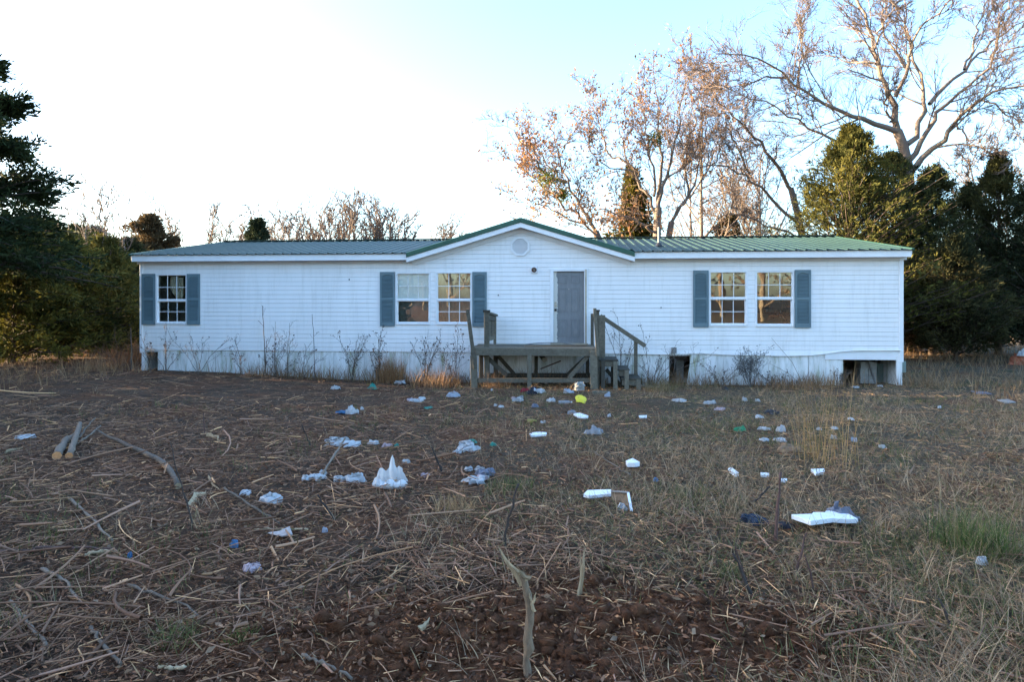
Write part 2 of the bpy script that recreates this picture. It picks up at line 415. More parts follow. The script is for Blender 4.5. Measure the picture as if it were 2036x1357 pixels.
# siding boards
CR = .1143
nz_ = int(math.ceil((gp[1] - ZB) / CR))
def wav(px):                                           # the sagging, peeled bottom edge at the right end
    X = [1180, 1280, 1330, 1392, 1437, 1560, 1624, 1652, 1686, 1790]
    Y = [703.5, 704.5, 706, 703, 706, 708.5, 707, 701.5, 697.8, 697]
    return np.interp(px, X, Y)
for k in range(nz_):
    z0 = ZB + k * CR; z1 = z0 + CR
    u0, u1 = .035, L - .035
    if z0 >= ZT - .02:
        lo, hi = gable_span((z0 + z1) / 2); u0, u1 = max(u0, lo), min(u1, hi)
        if u1 - u0 < .15: continue
    mb = MB()
    for (a, b, c, d) in cut(u0, u1, z0, z1):
        f0 = (c - z0) / CR; f1 = (d - z0) / CR
        y0 = -.019 + .005 * f0; y1 = -.019 + .005 * f1
        n = max(2, int((b - a) / .35) + 1)
        uu = np.linspace(a, b, n); v = []
        for i, u in enumerate(uu):
            zb = c; yb = y0
            if k == 0 and u > 11.2:
                px = CX + FPX * h2w(u, 0)[0] / h2w(u, 0)[1]; zb = hz(px, float(wav(px))); yb = y0 - .02 * abs(zb - z0) / .08 - .012
            w = .0008 * math.sin(u * 1.7 + k * 2.3)
            gr = .005 if abs(d - z1) < 1e-6 else 0
            v += [(u, .003, zb), (u, yb + w, zb), (u, y1 + w, d - gr), (u, -.006 if gr else y1 + w, d - gr * .9), (u, .003, d)]
        f = []
        for i in range(n - 1):
            q = i * 5
            f += [(q + j, q + 5 + j, q + 6 + j, q + 1 + j) for j in range(4)]
        f += [(0, 1, 2, 3, 4), tuple(range((n - 1) * 5 + 4, (n - 1) * 5 - 1, -1))]
        mb.add(v, f)
    mb.build('siding_board', M['siding'], H)
# corner posts
MB().prism([(-.03, .22), (.06, .22), (.06, ZT), (-.03, ZT)], -.032, .08).build('corner_post', M['trim'], H, bevel=.006)
MB().prism([(L - .07, .14), (L + .03, .14), (L + .03, ZT), (L - .07, ZT)], -.032, .08).build('corner_post', M['trim'], H, bevel=.006)
# eaves
zf0, zf1 = hz(540, 519, -OV), hz(540, 506.5, -OV)
def eave(u0, u1):
    MB().box(u0, u1, -OV, -OV + .03, zf0, zf1).build('fascia', M['trim'], H, bevel=.004)
    MB().box(u0, u1, -OV + .03, -.002, zf0 + .012, zf0 + .03).build('soffit', M['trim'], H)
    MB().box(u0, u1, -.05, -.018, ZT - .095, zf0 + .010).build('frieze_trim', M['trim'], H)
eave(-.09, ga[0] + .02); eave(gb[0] - .02, L + .09)
# main roof: ribbed sheets front and back
ZE, ZR, DR = zf1 + .012, 3.60, 4.45
DE = -OV - .05
slope = (ZR - ZE) / (DR - DE)
def roof_z(d): return ZE + slope * (d - DE)
PITCH = .2413
def sheet(u0, u1, d0, d1, back=False):
    """one ribbed roofing sheet"""
    prof = []
    k0 = math.floor(u0 / PITCH) - 1
    for k in range(k0, k0 + int((u1 - u0) / PITCH) + 4):
        c = k * PITCH
        prof += [(c - .035, 0), (c - .016, .022), (c + .016, .022), (c + .035, 0), (c + .085, 0.0), (c + .09, .004), (c + .115, .004), (c + .12, 0)]
    us = [q[0] for q in prof]; hs_ = [q[1] for q in prof]
    pts = [(u0, float(np.interp(u0, us, hs_)))] + [q for q in prof if u0 + .002 < q[0] < u1 - .002] + [(u1, float(np.interp(u1, us, hs_)))]
    v = []; n = len(pts)
    for (d, low) in ((d0, 0), (d1, 0)):
        for thick in (.0, -.012):
            for (u, h) in pts:
                dd = DR + (DR - d) if back else d
                v.append((u, dd, roof_z(d) + h + thick))
    f = []
    for i in range(n - 1):
        f += [(i, i + 1, 2 * n + i + 1, 2 * n + i), (n + i + 1, n + i, 3 * n + i, 3 * n + i + 1), (i + 1, i, n + i, n + i + 1), (2 * n + i, 2 * n + i + 1, 3 * n + i + 1, 3 * n + i)]
    f += [(0, 2 * n, 3 * n, n), (n - 1, 2 * n - 1, 4 * n - 1, 3 * n - 1)]
    return MB().add(v, f)
def roof_run(u0, u1, d0, d1, back=False):
    u = u0
    while u < u1 - .02:
        b = min(u1, (math.floor(u / (4 * PITCH) + 1e-6) + 1) * 4 * PITCH)
        if u1 - b < .1: b = u1
        sheet(u, b - .0015, d0, d1, back).build('roof_panel', M['roof'], H); u = b
roof_run(-.11, ga[0], DE, DR); roof_run(gb[0], L + .11, DE, DR)
roof_run(ga[0], gb[0], .14, DR); roof_run(-.11, L + .11, DE, DR, True)
MB().prism([(-.11, 0), (L + .11, 0), (L + .11, .02), (-.11, .02)], -.17, .17).build('ridge_cap', M['roof'], H, loc=(0, DR, ZR + .022))
# end walls under the roof and rake boards
for u in (0.0, L):
    s = -1 if u == 0 else 1
    mb = MB(); ua, ub = (u - .015, u + .1) if u == 0 else (u - .1, u + .015)
    v = [(ua, .1, ZT), (ua, DEP - .1, ZT), (ua, DR, ZR - .1), (ub, .1, ZT), (ub, DEP - .1, ZT), (ub, DR, ZR - .1)]
    mb.add(v, [(0, 1, 2), (3, 5, 4), (0, 3, 4, 1), (1, 4, 5, 2), (2, 5, 3, 0)]).build('gable_wall', M['siding'], H)
    e = u + s * .095
    MB().beam((e, DE + .06, roof_z(DE + .06) - .085), (e, DR, ZR - .085), .025, .14).build('rake_board', M['trim'], H)
    MB().beam((e, 2 * DR - DE - .06, roof_z(DE + .06) - .085), (e, DR, ZR - .085), .025, .14).build('rake_board', M['trim'], H)
    MB().beam((e + s * .018, DE, roof_z(DE) + .005), (e + s * .018, DR, ZR + .005), .05, .045).build('rake_trim', M['green_trim'], H)
# gable roof: two slopes back to the ridge, green rake trim, white fascia, soffit, frieze
for (q0, sgn) in ((ga, -1), (gb, 1)):
    du, dz = q0[0] - gp[0], q0[1] - gp[1]
    a = (gp[0], gp[1]); b = (q0[0], q0[1])
    ins = .12
    MB().prism([(a[0], a[1] - .03), (b[0], b[1] - .03), (b[0], b[1] - .045), (a[0], a[1] - .045)], GD + .02, 4.2).build('gable_roof', M['roof'], H)
    MB().prism([(a[0], a[1]), (b[0], b[1]), (b[0], b[1] - ins), (a[0], a[1] - ins)], GD - .045, GD + .012).build('gable_trim', M['green_trim'], H, bevel=.008)
    MB().prism([(a[0], a[1] - .105), (b[0], b[1] - .105), (b[0], b[1] - .24), (a[0], a[1] - .24)], GD - .018, GD + .018).build('gable_fascia', M['trim'], H)
    MB().prism([(a[0], a[1] - .215), (b[0], b[1] - .215), (b[0], b[1] - .23), (a[0], a[1] - .23)], GD + .019, -.03).build('gable_soffit', M['trim'], H)
    MB().prism([(a[0], a[1] - .232), (b[0] - sgn * .1, b[1] - .232 + .1 * gslL), (b[0] - sgn * .1, b[1] - .34 + .1 * gslL), (a[0], a[1] - .34)], -.05, -.024).build('gable_frieze', M['trim'], H)
# windows
def window(k, grids, blind=None):
    u0, u1, z0, z1, zm = WIN[k]
    f = .035
    mb = MB(); y0, y1 = -.034, .06
    mb.box(u0, u0 + f, y0, y1, z0, z1); mb.box(u1 - f, u1, y0, y1, z0, z1)
    mb.box(u0 + f, u1 - f, y0, y1, z1 - f, z1); mb.box(u0 + f, u1 - f, y0 - .012, y1, z0, z0 + f * 1.3)
    w = mb.build('window', M['frame'], H)
    MB().box(u0 + f, u1 - f, -.020, .045, zm - .022, zm + .022).build('meeting_rail', M['frame'], w)
    for s, (a, b, y) in enumerate(((zm + .022, z1 - f, .012), (z0 + f * 1.3, zm - .022, .034))):
        fr_ = .018 if s == 0 else .026
        mb = MB(); mb.box(u0 + f, u0 + f + fr_, y - .014, y + .016, a, b); mb.box(u1 - f - fr_, u1 - f, y - .014, y + .016, a, b)
        mb.box(u0 + f + fr_, u1 - f - fr_, y - .014, y + .016, b - fr_ * .6, b); mb.box(u0 + f + fr_, u1 - f - fr_, y - .014, y + .016, a, a + fr_)
        mb.build('sash', M['frame'], w)
        A, B = u0 + f + fr_, u1 - f - fr_; C, D = a + fr_, b - fr_ * .6
        if grids[s]:
            m_ = .0075
            cu = [A, A + (B - A) / 3, A + 2 * (B - A) / 3, B]; cz = [C, (C + D) / 2, D]
            for q in (1, 2): MB().box(cu[q] - m_, cu[q] + m_, y - .008, y + .008, C, D).build('muntin_bar', M['frame'], w)
            for i in range(3):
                l_ = A if i == 0 else cu[i] + m_; r_ = B if i == 2 else cu[i + 1] - m_
                MB().box(l_, r_, y - .0075, y + .0075, cz[1] - m_, cz[1] + m_).build('muntin_bar', M['frame'], w)
                for j in range(2):
                    lo = C if j == 0 else cz[1] + m_; hi = D if j == 1 else cz[1] - m_
                    MB().box(l_, r_, y - .003, y + .003, lo, hi).build('pane', M['glass_clear' if k == 1 else 'glass'], w)
        else:
            MB().box(A, B, y - .003, y + .003, C, D).build('pane', M['glass'], w)
    # deep reveal inside the wall
    mb = MB(); mb.box(u0 - .02, u0 + f, .061, .13, z0, z1); mb.box(u1 - f, u1 + .02, .061, .13, z0, z1); mb.build('window_jamb', M['frame'], w)
    return w
w1 = window(0, (1, 1)); w2 = window(1, (1, 0)); w3 = window(2, (1, 1)); w4 = window(3, (1, 1)); w5 = window(4, (1, 0))
u0, u1, z0, z1, zm = WIN[1]
MB().box(u0 + .04, u1 - .04, .046, .052, zm + .03, z1 - .03).build('blind', M['blind'], w2)
MB().box(u0 + .05, u1 - .05, .15, .17, z0 - .05, zm).build('reflection_panel', M['board'], w2)  # grey panel behind the lower pane, stands in for a reflection on it
u0, u1, z0, z1, zm = WIN[0]
n = 14; v = []; f = []
for i in range(n):
    x = u0 + .30 + i * (.40 / n); y = .15 + .02 * math.sin(i * 1.9); zl = zm + .02 + .30 * abs(1 - 1.6 * i / n) ** 1.5
    v += [(x, y, zl), (x, y, z1 - .05 - .06 * (i / n))]
f = [(2 * i, 2 * i + 2, 2 * i + 3, 2 * i + 1) for i in range(n - 1)]
cu_ = MB().add(v, f).build('curtain', M['curtain'], w1)
u0, u1, z0, z1, zm = WIN[2]
v = [(u0 - .05 + i * (u1 - u0 + .1) / 30, .19 + .018 * math.sin(i * 1.45), zz) for i in range(31) for zz in (z0 - .1, z1 + .05)]
c3_ = MB().add(v, [(2 * i, 2 * i + 2, 2 * i + 3, 2 * i + 1) for i in range(30)]).build('curtain', M['tan_pane_backing'], w3); c3_.modifiers.new('thick', 'SOLIDIFY').thickness = .004  # tan sheet added to lighten the dark panes in place of reflected trees
sm = cu_.modifiers.new('thick', 'SOLIDIFY'); sm.thickness = .004
# shutters
for (a, b, t_, b_) in [(284, 310, 545, 646), (373.5, 399, 545, 646), (756.5, 785.5, 541, 649), (940, 968, 541, 650), (1377.5, 1408, 538, 651), (1579.5, 1611, 537, 652)]:
    c = (a + b) / 2; u0, u1, z0, z1 = hu(a), hu(b), hz(c, b_), hz(c, t_)
    st = .05; y0, y1 = -.058, -.026
    mb = MB(); mb.box(u0, u0 + st, y0, y1, z0, z1); mb.box(u1 - st, u1, y0, y1, z0, z1)
    zmid = z0 + (z1 - z0) * .50
    for (lo, hi) in ((z0, z0 + .10), (zmid - .03, zmid + .03), (z1 - .07, z1)): mb.box(u0 + st, u1 - st, y0 + .001, y1, lo, hi)
    n = 8; arc = [(u0 + st + (u1 - u0 - 2 * st) * i / n, z1 - .07 - .045 * (2 * i / n - 1) ** 2) for i in range(n + 1)]
    mb.prism([(u0 + st, z1 - .0702)] + [(q[0], q[1] - .001) for q in arc] + [(u1 - st, z1 - .0702)], y0 + .001, y1)
    s = mb.build('shutter', M['shutter'], H)
    for (lo, hi) in ((z0 + .10, zmid - .03), (zmid + .03, z1 - .10)):
        mb = MB(); k = int((hi - lo) / .033)
        for i in range(k):
            z = lo + (i + .5) * (hi - lo) / k
            mb.add([(u0 + st, y1, z + .012), (u1 - st, y1, z + .012), (u1 - st, y0 + .006, z - .014), (u0 + st, y0 + .006, z - .014), (u0 + st, y1, z + .006), (u1 - st, y1, z + .006), (u1 - st, y0 + .006, z - .020), (u0 + st, y0 + .006, z - .020)],
                   [(0, 1, 2, 3), (4, 7, 6, 5), (3, 2, 6, 7), (0, 4, 5, 1), (0, 3, 7, 4), (1, 5, 6, 2)])
        tag(mb.build('louvre', M['shutter'], s), kind='stuff')
    MB().box(u0 + st, u1 - st, y1 - .003, y1 + .004, z0 + .1, z1 - .07).build('shutter_back', M['shutter'], s)
# octagon gable vent
c0 = hu(1034.5), hz(1034.5, 490.5)
def octa(r): return [(c0[0] + r * math.cos(R(22.5 + 45 * i)), c0[1] + r * math.sin(R(22.5 + 45 * i))) for i in range(8)]
mb = MB(); o1, o2 = octa(.262), octa(.205)
for i in range(8):
    j = (i + 1) % 8; mb.prism([o1[i], o1[j], o2[j], o2[i]], -.050, -.002)
vent = mb.build('gable_vent', M['trim'], H)
MB().prism(octa(.206), -.020, -.004).build('vent_screen', M['vent'], vent)
mb = MB()
for i in range(13):
    z = c0[1] - .18 + i * .03; w = min(.195, .205 * .9239 + .205 * .3827 - abs(z - c0[1]) - .012)
    w = min(.186, max(.05, .27 - abs(z - c0[1])))
    mb.beam((c0[0] - w, -.03, z), (c0[0] + w, -.03, z), .02, .006, (0, .5, 1))
tag(mb.build('vent_slat', M['vent'], vent), kind='stuff')
# porch light box
lc = hu(1062), hz(1062, 537)
pl = MB().box(lc[0] - .09, lc[0] + .09, -.04, -.006, lc[1] - .09, lc[1] + .09).build('porch_light', M['vent'], H, bevel=.006)
MB().cyl((lc[0], -.041, lc[1]), (lc[0], -.075, lc[1]), .065, .06, 16).build('lamp_base', M['rust'], pl)
MB().cyl((lc[0] + .01, -.075, lc[1] - .01), (lc[0] + .012, -.105, lc[1] - .02), .03, .022, 10).build('lamp_socket', M['brass'], pl)
# door: casing, slab with six pressed panels, storm-door strip, deadbolt, hasp
u0, u1, z0, z1 = DOOR
cw = .075
mb = MB(); mb.box(u0 - .01, u0 + cw, -.045, .09, z0, z1); mb.box(u1 - cw - .02, u1 + .01, -.045, .09, z0, z1); mb.box(u0 + cw, u1 - cw - .02, -.045, .09, z1 - cw, z1)
mb.build('door_frame', M['trim'], H, bevel=.004)
MB().box(u1 - cw + .005, u1 - .035, -.062, -.0455, z0 + .02, z1 - .03).build('storm_door_strip', M['brass'], H)
sw, sh = (u1 - cw - .024) - (u0 + cw + .004), z1 - cw - .004 - z0 - .02
du0, dz0 = u0 + cw + .004, z0 + .02
door = MB().box(0, sw, .0, .04, 0, sh).build('door', M['door'], H, (du0, .012, dz0))
px_ = [(.14 * sw, .44 * sw), (.56 * sw, .86 * sw)]
for (a, b) in px_:
    for (lo, hi) in ((.09, .33), (.43, .77), (.83, .945)):
        lo *= sh; hi *= sh
        mb = MB(); e = .018
        for (x0, x1, za, zb) in ((a, b, lo, lo + e), (a, b, hi - e, hi), (a, a + e, lo + e, hi - e), (b - e, b, lo + e, hi - e)): mb.box(x0, x1, -.009, -.0005, za, zb)
        mb.box(a + .05, b - .05, -.007, -.0005, lo + .05, hi - .05)
        mb.build('door_panel', M['door'], door, bevel=.004)
MB().cyl((.045, -.001, .56 * sh), (.045, -.02, .56 * sh), .027, .025, 14).build('deadbolt', M['brass'], door)
MB().box(.02, .075, -.006, -.0005, .505 * sh, .535 * sh).build('hasp', M['brass'], door)
MB().cyl((sw * .5, -.001, .755 * sh), (sw * .5, -.012, .755 * sh), .014, .012, 10).build('peephole', M['brass'], door)
MB().box(u0 + .0, u1 - .0, -.06, .09, z0 - .03, z0 + .018).build('threshold', M['brass'], H)
q = h2w(du0 + .045, -.02, dz0 + .495 * sh)
pad = empty('padlock', (q[0], q[1], q[2] - .06), -TH, 'black padlock hanging from the hasp on the grey front door', 'padlock')
MB().box(-.028, .028, -.014, .012, -.03, .03).build('lock_body', M['black'], pad, bevel=.006)
V_, F_ = tubes(np.array([[(-.018, 0, .028), (-.018, 0, .055), (-.009, 0, .07), (.009, 0, .07), (.018, 0, .055), (.018, 0, .028)]]), np.full((1, 6), .005), 6)
link('shackle', mesh_np('shackle', V_, F_, smooth=True), M['brass'], pad)
# roof vent pipe
vp = hu(1310, 1.2)
rp = MB().cyl((vp, 1.2, roof_z(1.2) - .02), (vp, 1.2, roof_z(1.2) + .52), .032, n=12).build('vent_pipe', M['pipe'], H)
MB().cyl((vp, 1.2, roof_z(1.2) + .0), (vp, 1.2, roof_z(1.2) + .10), .12, .045, 14).build('pipe_flashing', M['black'], rp)
# small stains/insects on the wall: two nails
for (a, b) in ((1314, 612), (991, 587), (695, 556)):
    MB().box(hu(a) - .01, hu(a) + .01, -.04, -.018, hz(a, b) - .02, hz(a, b) + .015).build('wall_anchor', M['black'], H)
# skirting: vertical ribbed panels, some missing
SK = .406
holes = [(hu(292), hu(312)), (hu(1331), hu(1370)), (hu(1677), hu(1780))]
def skirt_panel(w, hgt):
    mb = MB(); n = max(1, round(w / .135)); v = []
    prof = [(0, 0)]
    for i in range(n):
        x = i * w / n; prof += [(x + .004, 0), (x + .008, -.004), (x + w / n - .005, -.004), (x + w / n - .001, 0)]
    prof.append((w, 0)); n = len(prof)
    v = [(x, y, -hgt) for x, y in prof] + [(x, y, 0) for x, y in prof] + [(x, .004, -hgt) for x, y in prof] + [(x, .004, 0) for x, y in prof]
    f = []
    for i in range(n - 1): f += [(i, i + 1, n + i + 1, n + i), (2 * n + i + 1, 2 * n + i, 3 * n + i, 3 * n + i + 1), (n + i, n + i + 1, 3 * n + i + 1, 3 * n + i)]
    return mb.add(v, f)
SKZ = ZB - .012
shared = skirt_panel(SK - .004, 1.2).mesh('skirting_panel')
u = .06; k = 0
while u < L - .03:
    nxt = min(u + SK, L - .02)
    inter = [h for h in holes if h[0] < nxt - .02 and h[1] > u + .02]
    if not inter:
        if nxt - u > SK - .003: o_ = link('skirting_panel', shared, M['skirt'], H, (u, .012 + .006 * random.random(), SKZ - (.012 if u > 11 else 0)))
        else: o_ = skirt_panel(nxt - u, 1.2).build('skirting_panel', M['skirt'], H, (u, .014, SKZ))
        o_.rotation_euler = (R(random.uniform(-1.2, .4)), R(random.uniform(-.4, .4)), 0)
        u = nxt
    else:
        h = inter[0]
        if h[0] - u > .05: skirt_panel(h[0] - u, 1.2).build('skirting_panel', M['skirt'], H, (u, .014, SKZ))
        u = h[1] + .02
tilt = skirt_panel(.16, 1.0).build('skirting_panel', M['skirt'], H, (hu(1374), -.012, SKZ - .005)); tilt.rotation_euler = (R(-3), R(9), 0)
tilt['label'] = 'leaning strip of skirting beside the open gap'
tl = MB().prism([(0, 0), (.13, 0), (.06, -.8), (-.02, -.8)], -.02, -.005).build('skirting_strip', M['skirt'], H, (hu(284), -.02, SKZ))
tl2 = MB().prism([(0, 0), (.36, 0), (.42, -.8), (.05, -.8)], .01, .02).build('skirting_strip', M['skirt'], H, (hu(316), .02, SKZ))
MB().prism([(0, 0), (.13, 0), (.13, -.9), (0, -.9)], -.012, .01).build('skirting_strip', M['skirt'], H, (L - .13, -.01, SKZ - .02))
MB().box(.06, L - .03, .02, .05, ZB - .05, ZB - .001).build('rim_board', M['trim'], H)
MB().box(hu(1640), L - .03, -.012, .018, SKZ - .10, hz(1720, 699)).build('rim_board', M['trim'], H)
# underside: joists, rear and end skirting
for d in (1.2, 2.6, 6.3, 7.7): MB().box(.1, L - .1, d - .06, d + .06, ZB - .3, ZB - .025).build('chassis_beam', M['rust'], H)
mb = MB(); mb.box(.0, .02, .1, DEP, -1.3, ZB - .02); mb.box(L - .02, L, .1, DEP, -1.3, ZB - .02); mb.box(.02, L - .02, DEP - .02, DEP, -1.3, ZB - .02); mb.build('foundation_skirting', M['skirt'], H)
# bent bracket at the edge of the right-hand gap
mb = MB(); ua = hu(1677); z_ = hz(1677, 746)
mb.beam((ua - .09, -.03, z_ + .02), (ua + .0, -.03, z_ + .045), .02, .012); mb.beam((ua - .03, -.03, z_ + .03), (ua - .03, -.03, z_ - .2), .02, .02); mb.build('latch_bracket', M['black'], H)

# block piers seen in the two gaps
def block_mesh(w=.19, d=.39, h=.185):
    mb = MB(); t = .03
    mb.box(-w / 2, w / 2, -d / 2, d / 2, 0, h); return mb.mesh('concrete_block', bevel=.006)
BLK = block_mesh()
def pier(u, d, n, wide, label):
    q = h2w(u, d); g0 = gh(u, d) - .02
    r = empty('block_pier', (q[0], q[1], g0), -TH, label, 'pier', 'block piers under the house')
    for k in range(n):
        for w_ in range(wide):
            b = link('concrete_block', BLK, M['concrete'], r, (w_ * .20 + random.uniform(-.004, .004), 0, k * .188)); b.rotation_euler = (0, 0, R(random.uniform(-1.5, 1.5)))
pier(hu(1350, .8), .8, 3, 1, 'grey block pier inside the narrow gap in the skirting')
pier(hu(1712, .7), .7, 3, 2, 'wide stack of grey blocks inside the big gap at the right corner')
# loose sticks and corrugated sheet stored in the right gap
uu = hu(1755, .9); q = h2w(uu, .9)
cs = empty('corrugated_sheet', (q[0], q[1], gh(uu, .9)), -TH, 'grey corrugated sheet standing inside the big gap under the house', 'sheet')
mb = MB()
for i in range(14):
    x = -.32 + i * .046; mb.box(x, x + .024, -.01 + .008 * (i % 2), .004 + .008 * (i % 2), 0, .48)
    mb.box(x + .024, x + .046, .003, .008, 0, .475)
mb.build('sheet', M['box_green'], cs)
q = h2w(hu(1736, .45), .45); g0 = float(T(q[0], q[1]))
o_ = MB().beam((-.14, 0, .66), (.08, .05, 0), .03, .03).build('leaning_pole', M['pipe'], None, (q[0], q[1], g0)); tag(o_, 'thin grey pole leaning in the big gap under the house', 'pole')
# meter box at the right end
q = h2w(L + .09, .35); mbx = empty('utility_box', (q[0], q[1], float(T(q[0], q[1]))), -TH, 'small green-grey utility box on a post at the right end of the house', 'box')
MB().box(-.02, .14, -.08, .08, .30, .58).build('box_body', M['box_green'], mbx, bevel=.008)
MB().box(.02, .07, -.03, .03, -.1, .30).build('box_post', M['box_green'], mbx)
# loose junction box hanging from the warped siding
q = h2w(hu(1340, -.06), -.06, hz(1340, 697, -.06))
jb = empty('junction_box', tuple(q), -TH, 'loose grey junction box with wires at the torn bottom edge of the siding', 'box')
MB().box(-.06, .06, -.04, .035, -.07, .07).build('box_body', M['pipe'], jb, bevel=.006)
P_ = []
for s in range(4):
    r_ = np.random.default_rng(s); a = np.array([r_.uniform(-.04, .04), 0, -.07]); pts = [a]
    for i in range(7): pts.append(pts[-1] + np.array([r_.normal(.0, .035), r_.normal(0, .02), -.055 + .012 * i * (s % 2)]))
    P_.append(np.array(pts))
V_, F_ = tubes(np.array(P_), np.full((4, 8), .005), 5); o_ = link('wire', mesh_np('wire', V_, F_, smooth=True), M['pipe'], jb); o_['kind'] = 'stuff'

# ------------------------------------------------------------------ porch and steps
DF = -1.35; DZ = .52
pc_ = (hu(1065, DF / 2), DF / 2); pw = h2w(*pc_)
pz = float(T(pw[0], pw[1]))
porch = empty('wooden_porch', (pw[0], pw[1], pz), -TH, 'weathered grey wooden porch with broken railings below the front door', 'porch')
def PL(px, py, d): return (hu(px, d) - pc_[0], d - pc_[1], hz(px, py, d) - pz)
def LZ(z): return z - pz
GB = -.25                                             # posts go this far into the soil (local z)
def part(name, a, b, w, h, mt='deckwood', parent=porch, up=(0, 1, 0), rough=.004):
    return MB().beam(a, b, w, h, up).build(name, M[mt], parent, bevel=rough)
ul, ur = hu(938, DF) - pc_[0], hu(1183, DF) - pc_[0]; df, db = DF - pc_[1], -.07 - pc_[1]
k = 0; d = df + .02
while d < db - .03:
    w_ = min(.138, db - d); z = LZ(DZ) - .02 + random.uniform(-.004, .004)
    MB().box(ul - random.uniform(0, .03), ur + random.uniform(0, .02), d, d + w_ - .008, z - .019, z + .019).build('deck_board', M['deckwood'], porch, bevel=.004); d += w_
MB().box(ul - .02, ur, df - .045, df - .002, LZ(DZ) - .185, LZ(DZ) - .012).build('rim_joist', M['deckwood'], porch, bevel=.004)
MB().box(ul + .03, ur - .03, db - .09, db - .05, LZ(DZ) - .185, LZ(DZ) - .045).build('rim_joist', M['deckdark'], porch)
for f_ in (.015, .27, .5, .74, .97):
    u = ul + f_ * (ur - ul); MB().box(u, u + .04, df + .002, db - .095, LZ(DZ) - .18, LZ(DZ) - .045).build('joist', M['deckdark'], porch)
a = PL(943, 778, DF - .03); b = PL(943, 704, DF - .03)
part('post', (a[0] + .01, a[1], GB), (b[0] - .02, b[1], LZ(DZ) - .19), .15, .07)
a = PL(945, 704, DF - .07); b = PL(929.5, 616, DF - .07); part('broken_post', (a[0], a[1], a[2] - .35), b, .085, .04)
a = PL(1053, 765, DF); part('post', (a[0], a[1] - .075, GB), (a[0], a[1] - .075, LZ(DZ) - .17), .10, .05)
a = PL(1181, 780, DF - .06); part('post', (a[0], a[1], GB), (a[0] - .01, a[1], LZ(DZ) - .05), .17, .06)
a = PL(1187, 700, DF - .1); b = PL(1182.5, 613.5, DF - .1); part('broken_post', (a[0] + .02, a[1], a[2] - .1), b, .075, .04)
a = PL(1187.5, 700, DF + .08); b = PL(1187.5, 619, DF + .08); part('post', (a[0], a[1], GB), b, .09, .09)
MB().box(b[0] - .06, b[0] + .06, b[1] - .06, b[1] + .06, b[2] - .01, b[2] + .03).build('post_cap', M['deckdark'], porch)
a = PL(1177.5, 690, -.35); b = PL(1177.5, 624, -.35); part('post', (a[0], a[1], GB), b, .075, .09)
a = PL(1197, 716, -.9); b = PL(1197, 627, -.9); part('rail_plank', (a[0], a[1], a[2]), b, .145, .035)
a = PL(968, 690, -1.15); b = PL(968, 621, -1.15); part('post', (a[0], a[1], GB), b, .12, .10)
MB().box(b[0] - .085, b[0] + .075, b[1] - .07, b[1] + .07, b[2] - .005, b[2] + .05).build('post_cap', M['deckdark'], porch)
b1 = b; a = PL(984, 690, -.14); b = PL(984, 630, -.14); part('post', (a[0], a[1], GB), b, .065, .09)
part('handrail', (b1[0] + .02, b1[1] + .05, b1[2] - .02), (b[0] + .03, b[1], b[2] + .03), .10, .05, up=(0, 0, 1))
part('handrail', (b1[0], b1[1] + .05, b1[2] - .12), (b[0], b[1], b[2] - .05), .04, .12, up=(0, 0, 1))
lo1, lo2 = LZ(DZ) + .17, LZ(DZ) + .17
part('lower_rail', (b1[0], b1[1] + .05, lo1), (b[0], b[1], lo2), .04, .09, up=(0, 0, 1))
for f_ in (.16, .34, .52, .70, .86):
    x = b1[0] * (1 - f_) + b[0] * f_; y = b1[1] * (1 - f_) + b[1] * f_; z = (b1[2] - .05) * (1 - f_) + (b[2]) * f_
    part('baluster', (x - .03, y, lo1 - .04), (x - .03, y, z - .05), .09, .03, up=(1, 0, 0))
a = PL(950, 757, DF); b = PL(1176, 757, DF); part('lower_beam', (a[0], a[1] - .01, a[2]), (b[0], b[1] - .01, b[2]), .105, .04)
a = PL(1171, 706, DF + .02); b = PL(1131, 753, DF + .02); part('brace', a, b, .10, .04)
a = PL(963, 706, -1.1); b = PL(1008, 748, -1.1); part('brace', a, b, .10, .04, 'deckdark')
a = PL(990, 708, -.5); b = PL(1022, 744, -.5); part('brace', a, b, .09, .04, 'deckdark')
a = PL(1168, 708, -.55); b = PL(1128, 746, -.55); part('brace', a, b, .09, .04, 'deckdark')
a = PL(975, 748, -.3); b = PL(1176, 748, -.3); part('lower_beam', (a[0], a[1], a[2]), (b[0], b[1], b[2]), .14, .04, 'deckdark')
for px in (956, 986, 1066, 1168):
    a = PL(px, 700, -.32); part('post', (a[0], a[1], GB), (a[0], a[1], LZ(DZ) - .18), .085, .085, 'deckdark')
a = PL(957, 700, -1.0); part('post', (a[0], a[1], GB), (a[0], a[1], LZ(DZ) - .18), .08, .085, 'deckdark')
# round pole end and rusty rod poking out beneath
q = PL(1081, 716, -1.0); wq = Matrix.Rotation(-TH, 3, 'Z') @ Vector(q) + Vector((pw[0], pw[1], pz))
o_ = MB().cyl((-.09, .75, .13), (.02, 0, 0), .055, .062, 14).build('fence_post', M['deckwood'], None, wq); tag(o_, 'round wooden post lying under the porch with its sawn end showing', 'post')
q = PL(1075, 734, -.8); q2 = PL(1115, 718, -.5); w1_ = Matrix.Rotation(-TH, 3, 'Z') @ Vector(q) + Vector((pw[0], pw[1], pz)); w2_ = Matrix.Rotation(-TH, 3, 'Z') @ Vector(q2) + Vector((pw[0], pw[1], pz))
o_ = MB().cyl((0, 0, 0), w2_ - w1_, .016, n=8).build('iron_rod', M['rust'], None, w1_); tag(o_, 'dark rusty rod sticking up beneath the porch', 'rod')
q = h2w(hu(1105, -.9), -.75, DZ + .008)
o_ = MB().beam((-.75, -.2, 0), (.75, .1, .012), .11, .012).build('loose_strip', M['browntrim'], None, q); o_.rotation_euler = (0, 0, -TH); tag(o_, 'long reddish brown wood strip lying loose on the porch floor', 'board')
